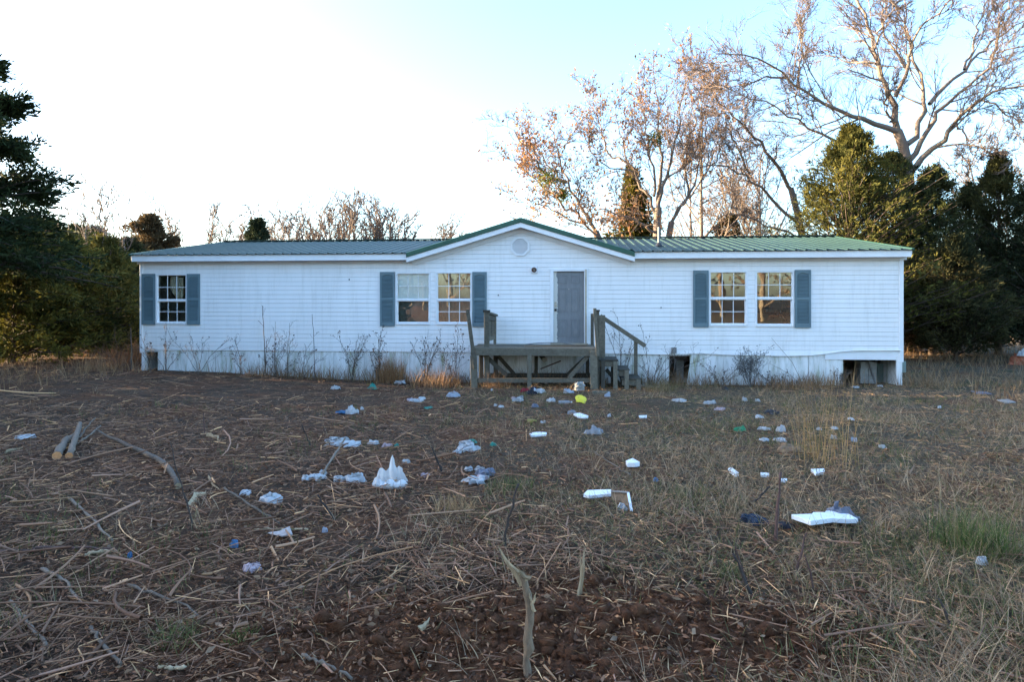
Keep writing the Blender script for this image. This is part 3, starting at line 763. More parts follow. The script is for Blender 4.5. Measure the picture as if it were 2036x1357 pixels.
pts = np.array([h2w(hu(1045 + i * 9, -.5), -.5 + .05 * math.sin(i), DZ + .02 + .05 * math.sin(math.pi * i / 11)) for i in range(12)])
V_, F_ = tubes(pts[None], np.full((1, 12), .012), 6); tag(link('hose', mesh_np('hose', V_, F_, smooth=True), M['pipe']), 'short grey hose arching over the porch floor by the door', 'hose')

su = hu(1232, -.9); sw_ = h2w(su, -.9); sz = float(T(sw_[0], sw_[1]))
steps = empty('porch_steps', (sw_[0], sw_[1], sz), -TH, 'three weathered wooden steps with a sloping handrail beside the porch', 'steps')
def SL_(px, py, d): return (hu(px, d) - su, d + .9, hz(px, py, d) - sz)
for (x0, x1, y0) in ((1190, 1229, 715), (1227, 1252, 734), (1234, 1275, 752)):
    a = SL_(x0, y0, -1.3); b = SL_(x1, y0, -1.3)
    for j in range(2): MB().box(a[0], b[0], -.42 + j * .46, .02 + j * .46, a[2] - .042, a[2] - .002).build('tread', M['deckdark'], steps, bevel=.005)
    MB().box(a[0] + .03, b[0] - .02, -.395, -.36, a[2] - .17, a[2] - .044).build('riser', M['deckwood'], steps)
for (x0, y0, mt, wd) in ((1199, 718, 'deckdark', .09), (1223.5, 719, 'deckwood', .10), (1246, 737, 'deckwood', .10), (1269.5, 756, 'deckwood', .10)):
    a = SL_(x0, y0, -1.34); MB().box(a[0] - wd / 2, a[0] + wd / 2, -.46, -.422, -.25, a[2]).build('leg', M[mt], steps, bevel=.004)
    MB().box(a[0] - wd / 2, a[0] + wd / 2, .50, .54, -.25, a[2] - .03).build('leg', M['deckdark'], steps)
a = SL_(1205, 735, -.6); b = SL_(1232, 765, -.6); MB().beam(a, b, .09, .04, (0, 1, 0)).build('stringer', M['deckdark'], steps)
a = SL_(1193, 628.5, -.75); b = SL_(1283, 688.5, -.75); MB().beam(a, b, .05, .10, (0, 0, 1)).build('handrail', M['deckwood'], steps, bevel=.004)
a = SL_(1264, 752, -.72); b = SL_(1264, 679, -.72); MB().beam((a[0], a[1], -.2), b, .085, .045, (0, 1, 0)).build('rail_post', M['deckwood'], steps, bevel=.004)
g_ = G(1292, 771); o_ = MB().box(-.35, .35, -.1, .1, -.02, .035).build('plank', M['deckwood'], None, g_, bevel=.005); o_.rotation_euler = (R(4), R(3), R(-12)); tag(o_, 'weathered plank lying at the foot of the porch steps', 'plank')
g_ = G(1196, 783); o_ = MB().box(-.2, .2, -.09, .09, -.02, .045).build('plank', M['deckwood'], None, g_, bevel=.005); o_.rotation_euler = (R(-3), R(2), R(5)); tag(o_, 'short pale board lying flat against the porch right front post', 'plank')

# ------------------------------------------------------------------ trees
M['bark'] = tinted('bark', .9)
_nt = M['bark'].node_tree; _g = nd(_nt, 'ShaderNodeNewGeometry'); _p = [q for q in _nt.nodes if q.type == 'BSDF_PRINCIPLED'][0]
bump(_nt, _p, noise(_nt, 9, 6, .7, _g.outputs['Position']), .9, .05)
M['twig'] = tinted('twig_wood', .9)
M['needles'] = tinted('cedar_foliage', .85, .22, (1, 1, 1), .12)
M['leaf'] = tinted('dry_leaf', .8, .35)

def vary(c, n, amp, r=None):
    r = r or rng
    return np.clip(np.asarray(c)[None] * (1 + amp * (r.random((n, 1)) * 2 - 1)) * (1 + .25 * amp * (r.random((n, 3)) * 2 - 1)), 0, 1)

def kids(P, Rr, per, r, t0=.25, t1=.98, ratio=.4, ang=(30, 60), n=5, up=.05, jit=.18, rr=.55, rmin=.003):
    B, m, _ = P.shape; N = B * per
    par = np.repeat(np.arange(B), per)
    t = t0 + (t1 - t0) * ((np.tile(np.arange(per), B) + r.random(N)) / per)
    f = t * (m - 1); i = np.minimum(f.astype(int), m - 2); w = (f - i)[:, None]
    base = P[par, i] * (1 - w) + P[par, i + 1] * w
    tan = norm(P[par, i + 1] - P[par, i])
    rad = Rr[par, i] * (1 - w[:, 0]) + Rr[par, i + 1] * w[:, 0]
    ln = np.linalg.norm(np.diff(P, axis=1), axis=2).sum(1)[par]
    per_ = norm(np.cross(tan, r.normal(size=(N, 3)))); a = np.radians(r.uniform(ang[0], ang[1], N))[:, None]
    d = norm(tan * np.cos(a) + per_ * np.sin(a) + np.array([0, 0, up]))
    length = ln * ratio * (1 - .35 * t) * r.uniform(.6, 1.3, N)
    pts = [base]
    for k in range(n - 1):
        d = norm(d + r.normal(0, jit, (N, 3)) + np.array([0, 0, up])); pts.append(pts[-1] + d * (length / (n - 1))[:, None])
    r0 = np.maximum(rad * rr, rmin)
    return np.stack(pts, 1), r0[:, None] * np.linspace(1, .45, n)[None]

def bare_tree(name, label, limbs, levels, bark=(.23, .185, .15), seed=1, leaves=0, leaf_size=.09, leaf_cols=None, group=None, leaf_zmax=None, sink=True, tips=(.30, .24, .205)):
    """limbs: first is the trunk; every entry (points, r0, r1)"""
    r = np.random.default_rng(seed)
    root = limbs[0][0][0]
    ob = empty(name, root, 0, label, 'tree', group)
    base = np.asarray(root)
    tp, tr0, tr1 = limbs[0]
    n = 14; P = smooth_line(tp, n, .0, seed)[None] - base; Rr = (np.linspace(tr0, tr1, n) * (1 + .5 * np.exp(-np.arange(n) * .9)))[None]
    V, F = tubes(P, Rr, 9)
    link('trunk', mesh_np('trunk', V, F, vary(bark, len(V), .2, r), True), M['bark'], ob)
    LP = []; LR = []
    for (p, a, b) in limbs[1:]:
        LP.append(smooth_line(p, 16, .06, seed + len(LP)) - base); LR.append((a * .82) * (max(b, .012) / (a * .82)) ** (np.linspace(0, 1, 16) ** 1.15))
    parts = []; cols = []
    if LP: cur = (np.array(LP), np.array(LR))
    else: cur = (P, Rr)
    if LP:
        V, F = tubes(*cur, 7); parts.append((V, F)); cols.append(vary(bark, len(V), .2, r))
    for q, lv in enumerate(levels):
        lv = dict(lv); sides = lv.pop('sides', 3)
        cur = kids(cur[0], cur[1], r=r, **lv)
        V, F = tubes(*cur, sides); parts.append((V, F))
        f = (q + 1) / len(levels); c = np.array(bark) * (1 - f) + np.array(tips) * f
        cols.append(vary(c, len(V), .2, r))
    V, F = join_vf(parts)
    link('crown', mesh_np('crown', V, F, np.vstack(cols)), M['twig'], ob)
    if leaves:
        tip = cur[0][:, 1:].reshape(-1, 3)
        if leaf_zmax is not None:
            w = np.clip((leaf_zmax - tip[:, 2] + r.normal(0, .9, len(tip))) / 2.4, 0.012, 1) ** 1.6
        else: w = np.ones(len(tip))
        cl = vnoise(tip[:, 0] * .9 + 50, tip[:, 2] * .9 + tip[:, 1] * .5, seed); w = w * np.clip((cl - .1) * 2.0, .25, 1)
        leaves = min(leaves, int(.55 * len(tip))); pk = r.choice(len(tip), leaves, p=w / w.sum(), replace=False)
        c = tip[pk] + r.normal(0, .16, (leaves, 3))
        V, F, Cc = blades(c, norm(r.normal(size=(leaves, 3)) + np.array([0, 0, -.5])), leaf_size * r.uniform(.6, 1.3, leaves), .55, r, leaf_cols or [(.30, .15, .065), (.38, .22, .10), (.22, .105, .05)])
        o_ = link('brown_leaves', mesh_np('brown_leaves', V, F, Cc), M['leaf'], ob); o_['kind'] = 'stuff'
    return ob

def blades(c, ax, ln, wr, r, cols):
    """diamond leaves: centre, axis, length, width ratio"""
    n = len(c); s = norm(np.cross(ax, r.normal(size=(n, 3)))); ln = ln[:, None]
    k = r.random((n, 1)) * .3 + .35
    nrm = np.cross(ax, s)
    v = np.stack([c - ax * ln * .5, c + s * ln * wr * .5 - ax * ln * (.5 - k) + nrm * ln * .06, c + ax * ln * .5, c - s * ln * wr * .5 - ax * ln * (.5 - k) + nrm * ln * .06], 1).reshape(-1, 3)
    F = np.arange(n * 4).reshape(n, 4)
    if isinstance(cols, list): cc = np.asarray(cols)[r.integers(0, len(cols), n)]
    else: cc = cols
    cc = np.clip(cc * (1 + .3 * (r.random((n, 1)) * 2 - 1)), 0, 1)
    return v, F, np.repeat(cc, 4, 0)

def cedar_geo(base, h, rad, nb, per, bl, seed, dark, lite, shape=.8, layers=0, up=.35, droop=.25, wr=.38, size=.19, low=.03, fill=.25, vs_=.55, foot=.75):
    r = np.random.default_rng(seed)
    f = low + (1 - low) * r.random(nb) ** 1.15
    if layers: f = (np.floor(f * layers) + .5 + r.normal(0, .16, nb)) / layers; f = np.clip(f, low, .995)
    az = r.random(nb) * 2 * math.pi
    lump = .50 + .95 * vnoise(az * 1.9 + seed, f * 9 + seed * 3, seed) * (.45 + .85 * r.random(nb))
    if layers: lump = np.minimum(lump, 1.0)
    prof = np.clip(1 - f, .02, 1) ** shape * (foot + (1 - foot) * np.clip(f / .3, 0, 1))
    Lb = rad * prof * lump + .12
    d = np.stack([np.cos(az), np.sin(az), np.full(nb, up) + .5 * f + r.normal(0, .1, nb)], 1); d = norm(d)
    n = 6; tt = np.linspace(0, 1, n)
    st = np.stack([np.zeros(nb), np.zeros(nb), f * h * .97], 1)
    P = st[:, None, :] + d[:, None, :] * (Lb[:, None] * tt[None])[:, :, None]
    P[:, :, 2] -= droop * Lb[:, None] * (tt[None] ** 2) * .8
    P[:, 1:] += r.normal(0, .03, (nb, n - 1, 3)) * Lb[:, None, None] * .5
    Rb = (np.clip(.012 * Lb, .004, .05))[:, None] * np.linspace(1, .25, n)[None]
    V, F = tubes(P, Rb, 3); wood_ = (V, F)
    # sprays along each branch
    N = nb * per; bi = np.repeat(np.arange(nb), per)
    t = fill + (1 - fill) * r.random(N) ** .7
    fi = t * (n - 1); i = np.minimum(fi.astype(int), n - 2); w = (fi - i)[:, None]
    c = P[bi, i] * (1 - w) + P[bi, i + 1] * w
    tan = norm(P[bi, i + 1] - P[bi, i])
    sp = .045 + .17 * Lb[bi] * (1.02 - t)
    off = r.normal(0, 1, (N, 3)) * sp[:, None] * np.array([1, 1, vs_])
    c = c + off; ax0 = norm(tan + .9 * norm(off) + np.array([0, 0, .25]))
    # blades per spray
    Q = N * bl; si = np.repeat(np.arange(N), bl)
    ax = norm(ax0[si] + r.normal(0, .42, (Q, 3)))
    cc = c[si] + ax * (size * .5) + r.normal(0, size * .35, (Q, 3))
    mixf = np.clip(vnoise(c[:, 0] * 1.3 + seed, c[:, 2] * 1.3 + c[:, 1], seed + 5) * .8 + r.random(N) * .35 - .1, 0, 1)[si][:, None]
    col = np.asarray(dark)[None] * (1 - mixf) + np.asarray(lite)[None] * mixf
    V2, F2, C2 = blades(cc, ax, size * r.uniform(.6, 1.35, Q), wr, r, col)
    return wood_, (V2, F2, C2)

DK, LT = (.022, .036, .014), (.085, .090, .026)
def cedar(label, x, y, h, rad, nb, per, bl, seed, dark=DK, lite=LT, name='cedar_tree', group=None, z=None, **kw):
    z0 = float(T(x, y)) if z is None else z
    ob = empty(name, (x, y, z0), 0, label, 'tree', group)
    (V, F), (V2, F2, C2) = cedar_geo(None, h, rad, nb, per, bl, seed, dark, lite, **kw)
    tp = smooth_line([(0, 0, -.3), (.05, .02, h * .5), (0, 0, h * .97)], 9)[None]
    Vt, Ft = tubes(tp, (np.linspace(.035 * h ** .9 * .6, .012, 9))[None], 7)
    link('trunk', mesh_np('trunk', Vt, Ft, vary((.10, .07, .05), len(Vt), .2), True), M['bark'], ob)
    o_ = link('branches', mesh_np('branches', V, F, vary((.07, .052, .04), len(V), .2)), M['twig'], ob); o_['kind'] = 'stuff'
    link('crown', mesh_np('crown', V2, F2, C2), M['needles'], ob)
    return ob
def at(px, Y): return (px - CX) / FPX * Y
def hgt(px, py, Y): x = at(px, Y); return EYE + (HY - py) / FPX * Y - float(T(x, Y))

# left: the big layered cedar and the dense ones behind it
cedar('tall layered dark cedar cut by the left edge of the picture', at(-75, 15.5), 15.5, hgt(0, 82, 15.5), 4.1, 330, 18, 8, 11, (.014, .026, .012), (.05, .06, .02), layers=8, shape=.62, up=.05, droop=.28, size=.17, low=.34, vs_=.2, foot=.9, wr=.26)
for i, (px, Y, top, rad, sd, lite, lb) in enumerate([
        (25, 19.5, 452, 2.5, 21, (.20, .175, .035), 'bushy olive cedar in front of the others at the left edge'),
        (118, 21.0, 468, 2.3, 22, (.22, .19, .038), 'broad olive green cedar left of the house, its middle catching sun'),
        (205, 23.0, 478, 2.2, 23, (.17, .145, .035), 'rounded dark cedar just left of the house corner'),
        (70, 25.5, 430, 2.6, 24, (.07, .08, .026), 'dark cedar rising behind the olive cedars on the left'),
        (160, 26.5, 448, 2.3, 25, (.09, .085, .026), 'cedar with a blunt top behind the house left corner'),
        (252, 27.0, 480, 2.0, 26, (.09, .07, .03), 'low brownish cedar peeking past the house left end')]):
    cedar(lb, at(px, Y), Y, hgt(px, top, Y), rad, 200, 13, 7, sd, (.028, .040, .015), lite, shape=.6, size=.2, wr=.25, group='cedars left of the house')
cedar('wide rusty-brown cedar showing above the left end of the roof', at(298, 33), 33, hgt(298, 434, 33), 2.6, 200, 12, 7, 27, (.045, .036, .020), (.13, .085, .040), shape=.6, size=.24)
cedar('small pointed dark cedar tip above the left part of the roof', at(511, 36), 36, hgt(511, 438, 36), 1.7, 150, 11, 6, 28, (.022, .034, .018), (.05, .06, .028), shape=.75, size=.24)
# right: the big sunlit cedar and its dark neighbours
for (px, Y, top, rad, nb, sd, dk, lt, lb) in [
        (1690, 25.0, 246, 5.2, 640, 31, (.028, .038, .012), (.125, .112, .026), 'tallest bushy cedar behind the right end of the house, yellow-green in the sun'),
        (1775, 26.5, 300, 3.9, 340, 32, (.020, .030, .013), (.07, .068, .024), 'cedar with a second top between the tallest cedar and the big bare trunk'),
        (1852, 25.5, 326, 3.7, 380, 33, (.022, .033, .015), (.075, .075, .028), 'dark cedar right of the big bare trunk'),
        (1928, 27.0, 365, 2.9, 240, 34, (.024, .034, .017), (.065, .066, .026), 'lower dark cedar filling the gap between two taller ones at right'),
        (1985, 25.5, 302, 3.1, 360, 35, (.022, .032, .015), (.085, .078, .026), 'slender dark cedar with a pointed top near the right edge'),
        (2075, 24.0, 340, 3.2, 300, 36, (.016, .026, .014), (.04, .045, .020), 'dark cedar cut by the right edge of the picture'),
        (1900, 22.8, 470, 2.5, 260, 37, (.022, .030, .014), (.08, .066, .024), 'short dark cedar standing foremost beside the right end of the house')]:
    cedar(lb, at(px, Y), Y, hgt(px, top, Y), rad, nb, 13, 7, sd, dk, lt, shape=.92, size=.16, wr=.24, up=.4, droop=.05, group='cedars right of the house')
cedar('yellow-green cedar half hidden in the rust-leaved oaks', at(1258, 31), 31, hgt(1258, 330, 31), 1.75, 230, 12, 7, 41, (.035, .042, .010), (.15, .13, .024), shape=.8, size=.22)
cedar('small brown-green cedar above the ridge right of the vent pipe', at(1447, 33), 33, hgt(1447, 428, 33), 1.5, 130, 11, 6, 42, (.035, .032, .014), (.12, .085, .030), shape=.45, size=.22)

# right: the great spreading bare tree
def Bt(cx, cy, Y): return W(1480 + cx / 1.739, cy / 1.739, Y)
TY = 27.0
def limb(pts, dy, r0, r1):
    n = len(pts); return (np.array([Bt(x, y, TY + dy * (i / max(1, n - 1)) ** 1.2) for i, (x, y) in enumerate(pts)]), r0, r1)
tb = Bt(570, 1100, TY); tb[2] = float(T(tb[0], TY)) - .2
limbs = [(np.array([tb, Bt(572, 800, TY), Bt(566, 600, TY), Bt(563, 540, TY), Bt(556, 490, TY), Bt(528, 452, TY)]), .36, .19),
    limb([(535, 458), (515, 445), (440, 425), (370, 405), (300, 355), (240, 335), (190, 305), (150, 270), (100, 215), (40, 195), (-30, 190), (-90, 185)], -2.5, .15, .02),
    limb([(190, 305), (186, 260), (200, 180), (205, 110), (190, 50)], 1, .06, .012),
    limb([(150, 270), (90, 260), (30, 280), (-40, 300), (-100, 290)], -1.5, .06, .012),
    limb([(530, 452), (525, 420), (520, 340), (480, 290), (455, 230), (450, 170), (430, 100), (410, 40), (380, 0), (340, -60), (320, -120)], 1.5, .17, .03),
    limb([(522, 335), (545, 280), (570, 240), (575, 180), (590, 120), (640, 60), (720, 0), (770, -60)], -2, .11, .02),
    limb([(570, 240), (555, 220), (520, 180), (490, 120), (470, 60), (478, 0), (500, -80)], 1, .07, .015),
    limb([(455, 220), (420, 215), (370, 215), (310, 190), (250, 190)], 2, .06, .012),
    limb([(450, 170), (465, 130), (468, 100), (500, 50), (540, -20)], -1, .06, .014),
    limb([(515, 440), (490, 380), (480, 350), (495, 310), (510, 290)], -.8, .08, .02),
    limb([(562, 500), (600, 470), (630, 400), (640, 330), (620, 270), (585, 225), (568, 150), (560, 60), (545, -30), (550, -120)], 2.5, .15, .02),
    limb([(640, 360), (700, 300), (760, 240), (800, 190), (860, 150), (900, 100), (967, 70), (1040, 10)], 3, .11, .018),
    limb([(760, 240), (790, 170), (810, 90), (840, 0), (850, -90)], 2, .07, .015),
    limb([(566, 560), (620, 480), (660, 400), (720, 350), (790, 270), (850, 200), (900, 170), (967, 150), (1060, 130)], -2.5, .15, .02),
    limb([(568, 600), (620, 555), (660, 520), (700, 460), (740, 400), (800, 355), (860, 310), (920, 295), (1000, 300), (1080, 280)], -3.5, .17, .025),
    limb([(735, 415), (755, 470), (790, 520), (812, 575)], -2, .05, .012),
    limb([(800, 355), (830, 340), (900, 380), (940, 440), (960, 480)], -3, .05, .012),
    limb([(850, 200), (880, 120), (900, 40), (930, -60)], -2.5, .07, .015),
    limb([(567, 620), (500, 560), (400, 505), (275, 470), (210, 435), (170, 410), (110, 385), (50, 350), (-10, 335), (-70, 300)], -1.5, .13, .018),
    limb([(210, 435), (185, 380), (182, 330), (190, 280)], -1, .05, .012)]
bare_tree('bare_tree', 'huge bare tree with pale spreading limbs above the cedars at right', limbs,
          [dict(per=13, ratio=.37, ang=(25, 60), n=6, up=.05, jit=.13, rr=.45, sides=4, t0=.2), dict(per=8, ratio=.50, ang=(25, 55), n=4, up=.06, jit=.13, rr=.55, rmin=.013),
           dict(per=5, ratio=.55, ang=(20, 50), n=3, up=.05, jit=.15, rr=.65, rmin=.010), dict(per=3, ratio=.65, ang=(20, 45), n=2, up=.03, jit=.15, rr=.7, rmin=.0052)],
          bark=(.20, .155, .12), seed=5, tips=(.115, .082, .066))
# second tree whose arching limbs reach left from behind the tallest cedar
TY = 30.0
tb = Bt(215, 1000, TY); tb[2] = float(T(tb[0], TY)) - .2
limbs = [(np.array([tb, Bt(215, 900, TY), Bt(190, 760, TY), Bt(160, 650, TY)]), .24, .13),
    limb([(165, 660), (150, 630), (100, 550), (60, 500), (20, 450), (-40, 400), (-110, 330), (-150, 270)], -2, .12, .02),
    limb([(200, 780), (115, 710), (50, 640), (0, 600), (-60, 570), (-130, 560), (-200, 600)], -1, .11, .02),
    limb([(60, 500), (0, 490), (-60, 420), (-90, 340)], 1, .06, .015),
    limb([(20, 600), (-20, 520), (-60, 440), (-80, 350), (-100, 250)], 2, .07, .015),
    limb([(205, 830), (120, 790), (40, 760), (-40, 740), (-120, 760)], 1, .07, .015)]
bare_tree('bare_tree', 'bare grey tree with arching limbs left of the tallest cedar', limbs,
          [dict(per=10, ratio=.40, ang=(25, 60), n=6, up=.07, jit=.14, rr=.45, sides=4), dict(per=7, ratio=.5, n=4, rr=.55, rmin=.014), dict(per=5, ratio=.55, n=3, rr=.65, rmin=.011), dict(per=4, ratio=.6, n=2, rr=.75, rmin=.009)],
          bark=(.15, .115, .09), seed=6, tips=(.14, .10, .08))
# the oaks with rust leaves behind the roof
def Ob(cx, cy, Y): return W(1000 + cx / 2.715, cy / 2.715, Y)
def olimb(pts, Y, dy, r0, r1):
    n = len(pts); return (np.array([Ob(x, y, Y + dy * i / max(1, n - 1)) for i, (x, y) in enumerate(pts)]), r0, r1)
def obase(cx, Y):
    b = Ob(cx, 1500, Y); b[2] = float(T(b[0], Y)) - .2; return b
lv = [dict(per=11, ratio=.40, ang=(25, 60), n=6, up=.08, jit=.15, rr=.42, sides=4, t0=.12), dict(per=7, ratio=.5, n=4, rr=.55, up=.06, rmin=.014), dict(per=5, ratio=.55, n=3, rr=.65, rmin=.0105), dict(per=2, ratio=.62, n=2, rr=.75, rmin=.007)]
Y = 28.5
bare_tree('oak_tree', 'leaning oak with rust leaves low down, directly behind the gable', [
    (np.array([obase(560, Y), Ob(540, 1330, Y), Ob(500, 1250, Y)]), .2, .15),
    olimb([(500, 1250), (420, 1100), (340, 980), (310, 860), (280, 750), (255, 700)], Y, 1, .11, .02),
    olimb([(345, 985), (230, 960), (140, 820), (80, 760), (60, 700)], Y, -1.5, .08, .015),
    olimb([(330, 1000), (250, 900), (170, 800), (140, 690)], Y, 1.5, .06, .015),
    olimb([(450, 1210), (300, 1080), (180, 980), (80, 870), (50, 830)], Y, -1, .08, .015),
    olimb([(520, 1290), (380, 1190), (220, 1120), (120, 1110)], Y, -1.5, .07, .015)], lv,
    bark=(.15, .12, .10), seed=51, leaves=2100, leaf_size=.15, leaf_zmax=6.0, tips=(.13, .092, .07), group='oaks behind the roof')
Y = 29.5
bare_tree('oak_tree', 'tallest rust-leaved oak with several upright stems behind the roof', [
    (np.array([obase(830, Y), Ob(830, 1300, Y), Ob(838, 1120, Y)]), .24, .17),
    olimb([(838, 1120), (850, 960), (850, 800), (845, 680), (825, 500), (808, 350)], Y, 1, .13, .015),
    olimb([(838, 1100), (880, 960), (920, 800), (960, 660), (985, 500), (1000, 370)], Y, -1.5, .11, .015),
    olimb([(825, 1160), (760, 1020), (700, 920), (650, 800), (620, 650), (610, 560)], Y, 1.5, .1, .015),
    olimb([(815, 1060), (800, 900), (790, 760), (750, 640), (730, 500)], Y, -1, .08, .015),
    olimb([(680, 890), (560, 830), (520, 680), (500, 600), (450, 540)], Y, 2, .07, .015),
    olimb([(700, 930), (560, 900), (470, 820), (400, 700)], Y, -1, .05, .012),
    olimb([(830, 1250), (700, 1180), (560, 1130), (460, 1110)], Y, -2, .08, .015),
    olimb([(840, 1200), (740, 1150), (640, 1140), (560, 1180)], Y, 1, .06, .015)], lv,
    bark=(.15, .12, .10), seed=52, leaves=2900, leaf_size=.15, leaf_zmax=6.2, tips=(.13, .092, .07), group='oaks behind the roof')
Y = 30.5
bare_tree('oak_tree', 'forked grey oak right of the vent pipe with spreading bare branches', [
    (np.array([obase(890, Y), Ob(890, 1300, Y), Ob(910, 1200, Y)]), .2, .14),
    olimb([(910, 1200), (1000, 1060), (1050, 960), (1062, 800), (1080, 700), (1092, 540)], Y, 1, .1, .015),
    olimb([(930, 1160), (1030, 1030), (1120, 920), (1180, 800), (1210, 700)], Y, -2, .08, .015),
    olimb([(1000, 1060), (960, 900), (1010, 760), (1040, 640), (1000, 540)], Y, 1.5, .07, .015)], lv,
    bark=(.17, .14, .12), seed=53, leaves=350, leaf_size=.16, tips=(.14, .10, .075), group='oaks behind the roof')
Y = 33
bare_tree('bare_tree', 'straight slim bare tree right of the oaks', [
    (np.array([obase(1070, Y), Ob(1072, 1200, Y), Ob(1066, 950, Y), Ob(1078, 720, Y), Ob(1072, 560, Y)]), .16, .03)],
    [dict(per=16, ratio=.38, ang=(30, 60), n=6, up=.08, jit=.16, rr=.45, sides=4, t0=.3), dict(per=8, ratio=.5, n=4, rmin=.014), dict(per=6, ratio=.55, n=3, rmin=.010)], bark=(.2, .165, .14), seed=54, tips=(.14, .10, .08))
Y = 37
for j, (cx, lb) in enumerate([(1385, 'far thin pale tree right of the small brown cedar'), (1240, 'far thin pale tree left of the small brown cedar'), (1010, 'far bare tree behind the forked oak')]):
    bare_tree('bare_tree', lb, [(np.array([obase(cx, Y), Ob(cx + 6, 1200, Y), Ob(cx - 6, 1050, Y), Ob(cx + 8, 860, Y)]), .13, .03)],
        [dict(per=14, ratio=.5, ang=(25, 55), n=6, up=.1, jit=.15, rr=.5, sides=3, t0=.3), dict(per=8, ratio=.5, n=4, rmin=.014), dict(per=6, ratio=.55, n=3, rmin=.012)], bark=(.27, .22, .19), seed=60 + j, tips=(.22, .16, .12))
# mistletoe clumps in the oaks
for (cx, cy, Y, s, sd, lb) in [(238, 965, 27.6, .42, 1, 'larger green mistletoe clump in the leaning oak'), (325, 1050, 28.2, .25, 2, 'small mistletoe clump below the larger one in the leaning oak'), (822, 755, 29.3, .33, 3, 'green mistletoe clump high in the tallest rust-leaved oak')]:
    r = np.random.default_rng(sd); n = 420; c = r.normal(size=(n, 3)) * s * .55
    V, F, Cc = blades(c, norm(c + r.normal(0, .2, (n, 3))), np.full(n, .12), .5, r, [(.16, .18, .03), (.20, .21, .04), (.10, .12, .02)])
    mi = empty('mistletoe', Ob(cx, cy, Y), 0, lb, 'mistletoe', 'mistletoe clumps in the oaks'); link('leaf_mass', mesh_np('leaf_mass', V, F, Cc), M['leaf'], mi)['kind'] = 'stuff'
# bare saplings and far trees on the left
def upright(label, px, Y, top, spread, seed, nl=5, bark=(.17, .14, .12), per=(9, 6, 2), r0=.09, tips=(.11, .08, .062), name='bare_tree', leaves=0, start=.25):
    x = at(px, Y); z0 = float(T(x, Y)); h = hgt(px, top, Y); r = np.random.default_rng(seed)
    L_ = [(np.array([(x, Y, z0 - .2), (x + .05, Y, z0 + h * start)]), r0, r0 * .8)]
    for k in range(nl):
        a = r.uniform(0, 6.28); s_ = spread * r.uniform(.35, 1); hh = h * r.uniform(.75, 1)
        L_.append((np.array([(x + .05, Y, z0 + h * start * r.uniform(.7, 1)), (x + math.cos(a) * s_ * .45, Y + math.sin(a) * s_ * .45, z0 + hh * .62), (x + math.cos(a) * s_ * .8, Y + math.sin(a) * s_ * .8, z0 + hh * .82), (x + math.cos(a) * s_, Y + math.sin(a) * s_, z0 + hh)]), r0 * .5, .01))
    return bare_tree(name, label, L_, [dict(per=per[0], ratio=.34, ang=(20, 50), n=5, up=.1, jit=.12, rr=.55, rmin=.0009 * Y), dict(per=per[1], ratio=.48, n=4, up=.06, rr=.65, rmin=.00065 * Y), dict(per=per[2], ratio=.55, n=3, rr=.7, rmin=.0005 * Y)], bark=bark, seed=seed, tips=tips, leaves=leaves)
upright('thin bare sapling rising above the cedars at the far left', 190, 22.5, 342, 1.3, 71, 4, per=(5, 4, 2), r0=.07)
upright('second thin bare sapling, nearest to the house left corner', 236, 23.5, 362, 1.1, 72, 4, per=(5, 4, 2), r0=.065)
upright('leaning bare sapling against the layered cedar at left', 135, 22.0, 392, .9, 73, 3, per=(4, 4, 2), r0=.05)
upright('bare spreading tree right of the rusty cedar above the left roof', 398, 38, 400, 2.4, 74, 8, per=(9, 6, 2), r0=.13)
upright('wispy bare tree beside the pointed cedar tip above the roof', 470, 42, 440, 1.8, 75, 5, per=(7, 5, 3), r0=.1)
upright('bare tree with a dense tuft above the middle of the left roof', 600, 44, 420, 2.6, 76, 7, per=(9, 6, 2), r0=.12)
upright('broad bare tree above the roof left of the gable', 700, 45, 398, 3.6, 77, 10, per=(10, 6, 2), r0=.15)
upright('low reddish bare tree close to the left slope of the gable', 795, 46, 432, 2.6, 78, 8, per=(9, 6, 2), r0=.12)
upright('thin wide bare tree between the cedar tip and the dense tuft', 548, 47, 428, 3.0, 91, 8, per=(8, 6, 2), r0=.1)
upright('wispy bare tree just right of the dense tuft above the roof', 652, 48, 412, 3.2, 92, 8, per=(8, 6, 2), r0=.1)
upright('wispy bare tree right of the broad bare tree above the roof', 752, 47, 418, 3.0, 93, 8, per=(8, 6, 2), r0=.1)
upright('faint bare tree left of the gable peak', 865, 55, 452, 2.5, 79, 7, per=(9, 6, 2), r0=.12)
upright('bare tree behind the roof between cedar and oak at right', 1500, 36, 330, 3.0, 80, 8, per=(9, 6, 2), r0=.14, bark=(.19, .15, .115), tips=(.20, .15, .115))
upright('bare tree near the right edge behind the slender cedar', 2015, 33, 250, 3.0, 81, 7, per=(9, 6, 2), r0=.14, bark=(.19, .15, .115), tips=(.20, .15, .115))

# a wood of cedars off to the left whose shade covers the yard, thickets far behind, bare wood behind the viewer
def wood_of(name, spots, seed, dark, lite, nb=120, per=9, bl=6, size=.34, **kw):
    A = []; B = []; C = []; r = np.random.default_rng(seed)
    for i, (x, y, h, rad) in enumerate(spots):
        (V, F), (V2, F2, C2) = cedar_geo(None, h, rad, nb, per, bl, seed + i, dark, lite, size=size, **kw)
        o = np.array([x, y, float(T(x, y))]); A.append((V2 + o, F2)); C.append(C2)
        Vt, Ft = tubes(np.array([[(0, 0, -.2), (0, 0, h * .5), (0, 0, h * .95)]]), np.array([[.16, .1, .02]]), 5)
        A.append((Vt + o, Ft)); C.append(vary((.09, .065, .05), len(Vt), .2))
    V, F = join_vf(A); o_ = link(name, mesh_np(name, V, F, np.vstack(C)), M['needles']); o_['kind'] = 'stuff'; return o_
r = np.random.default_rng(3)
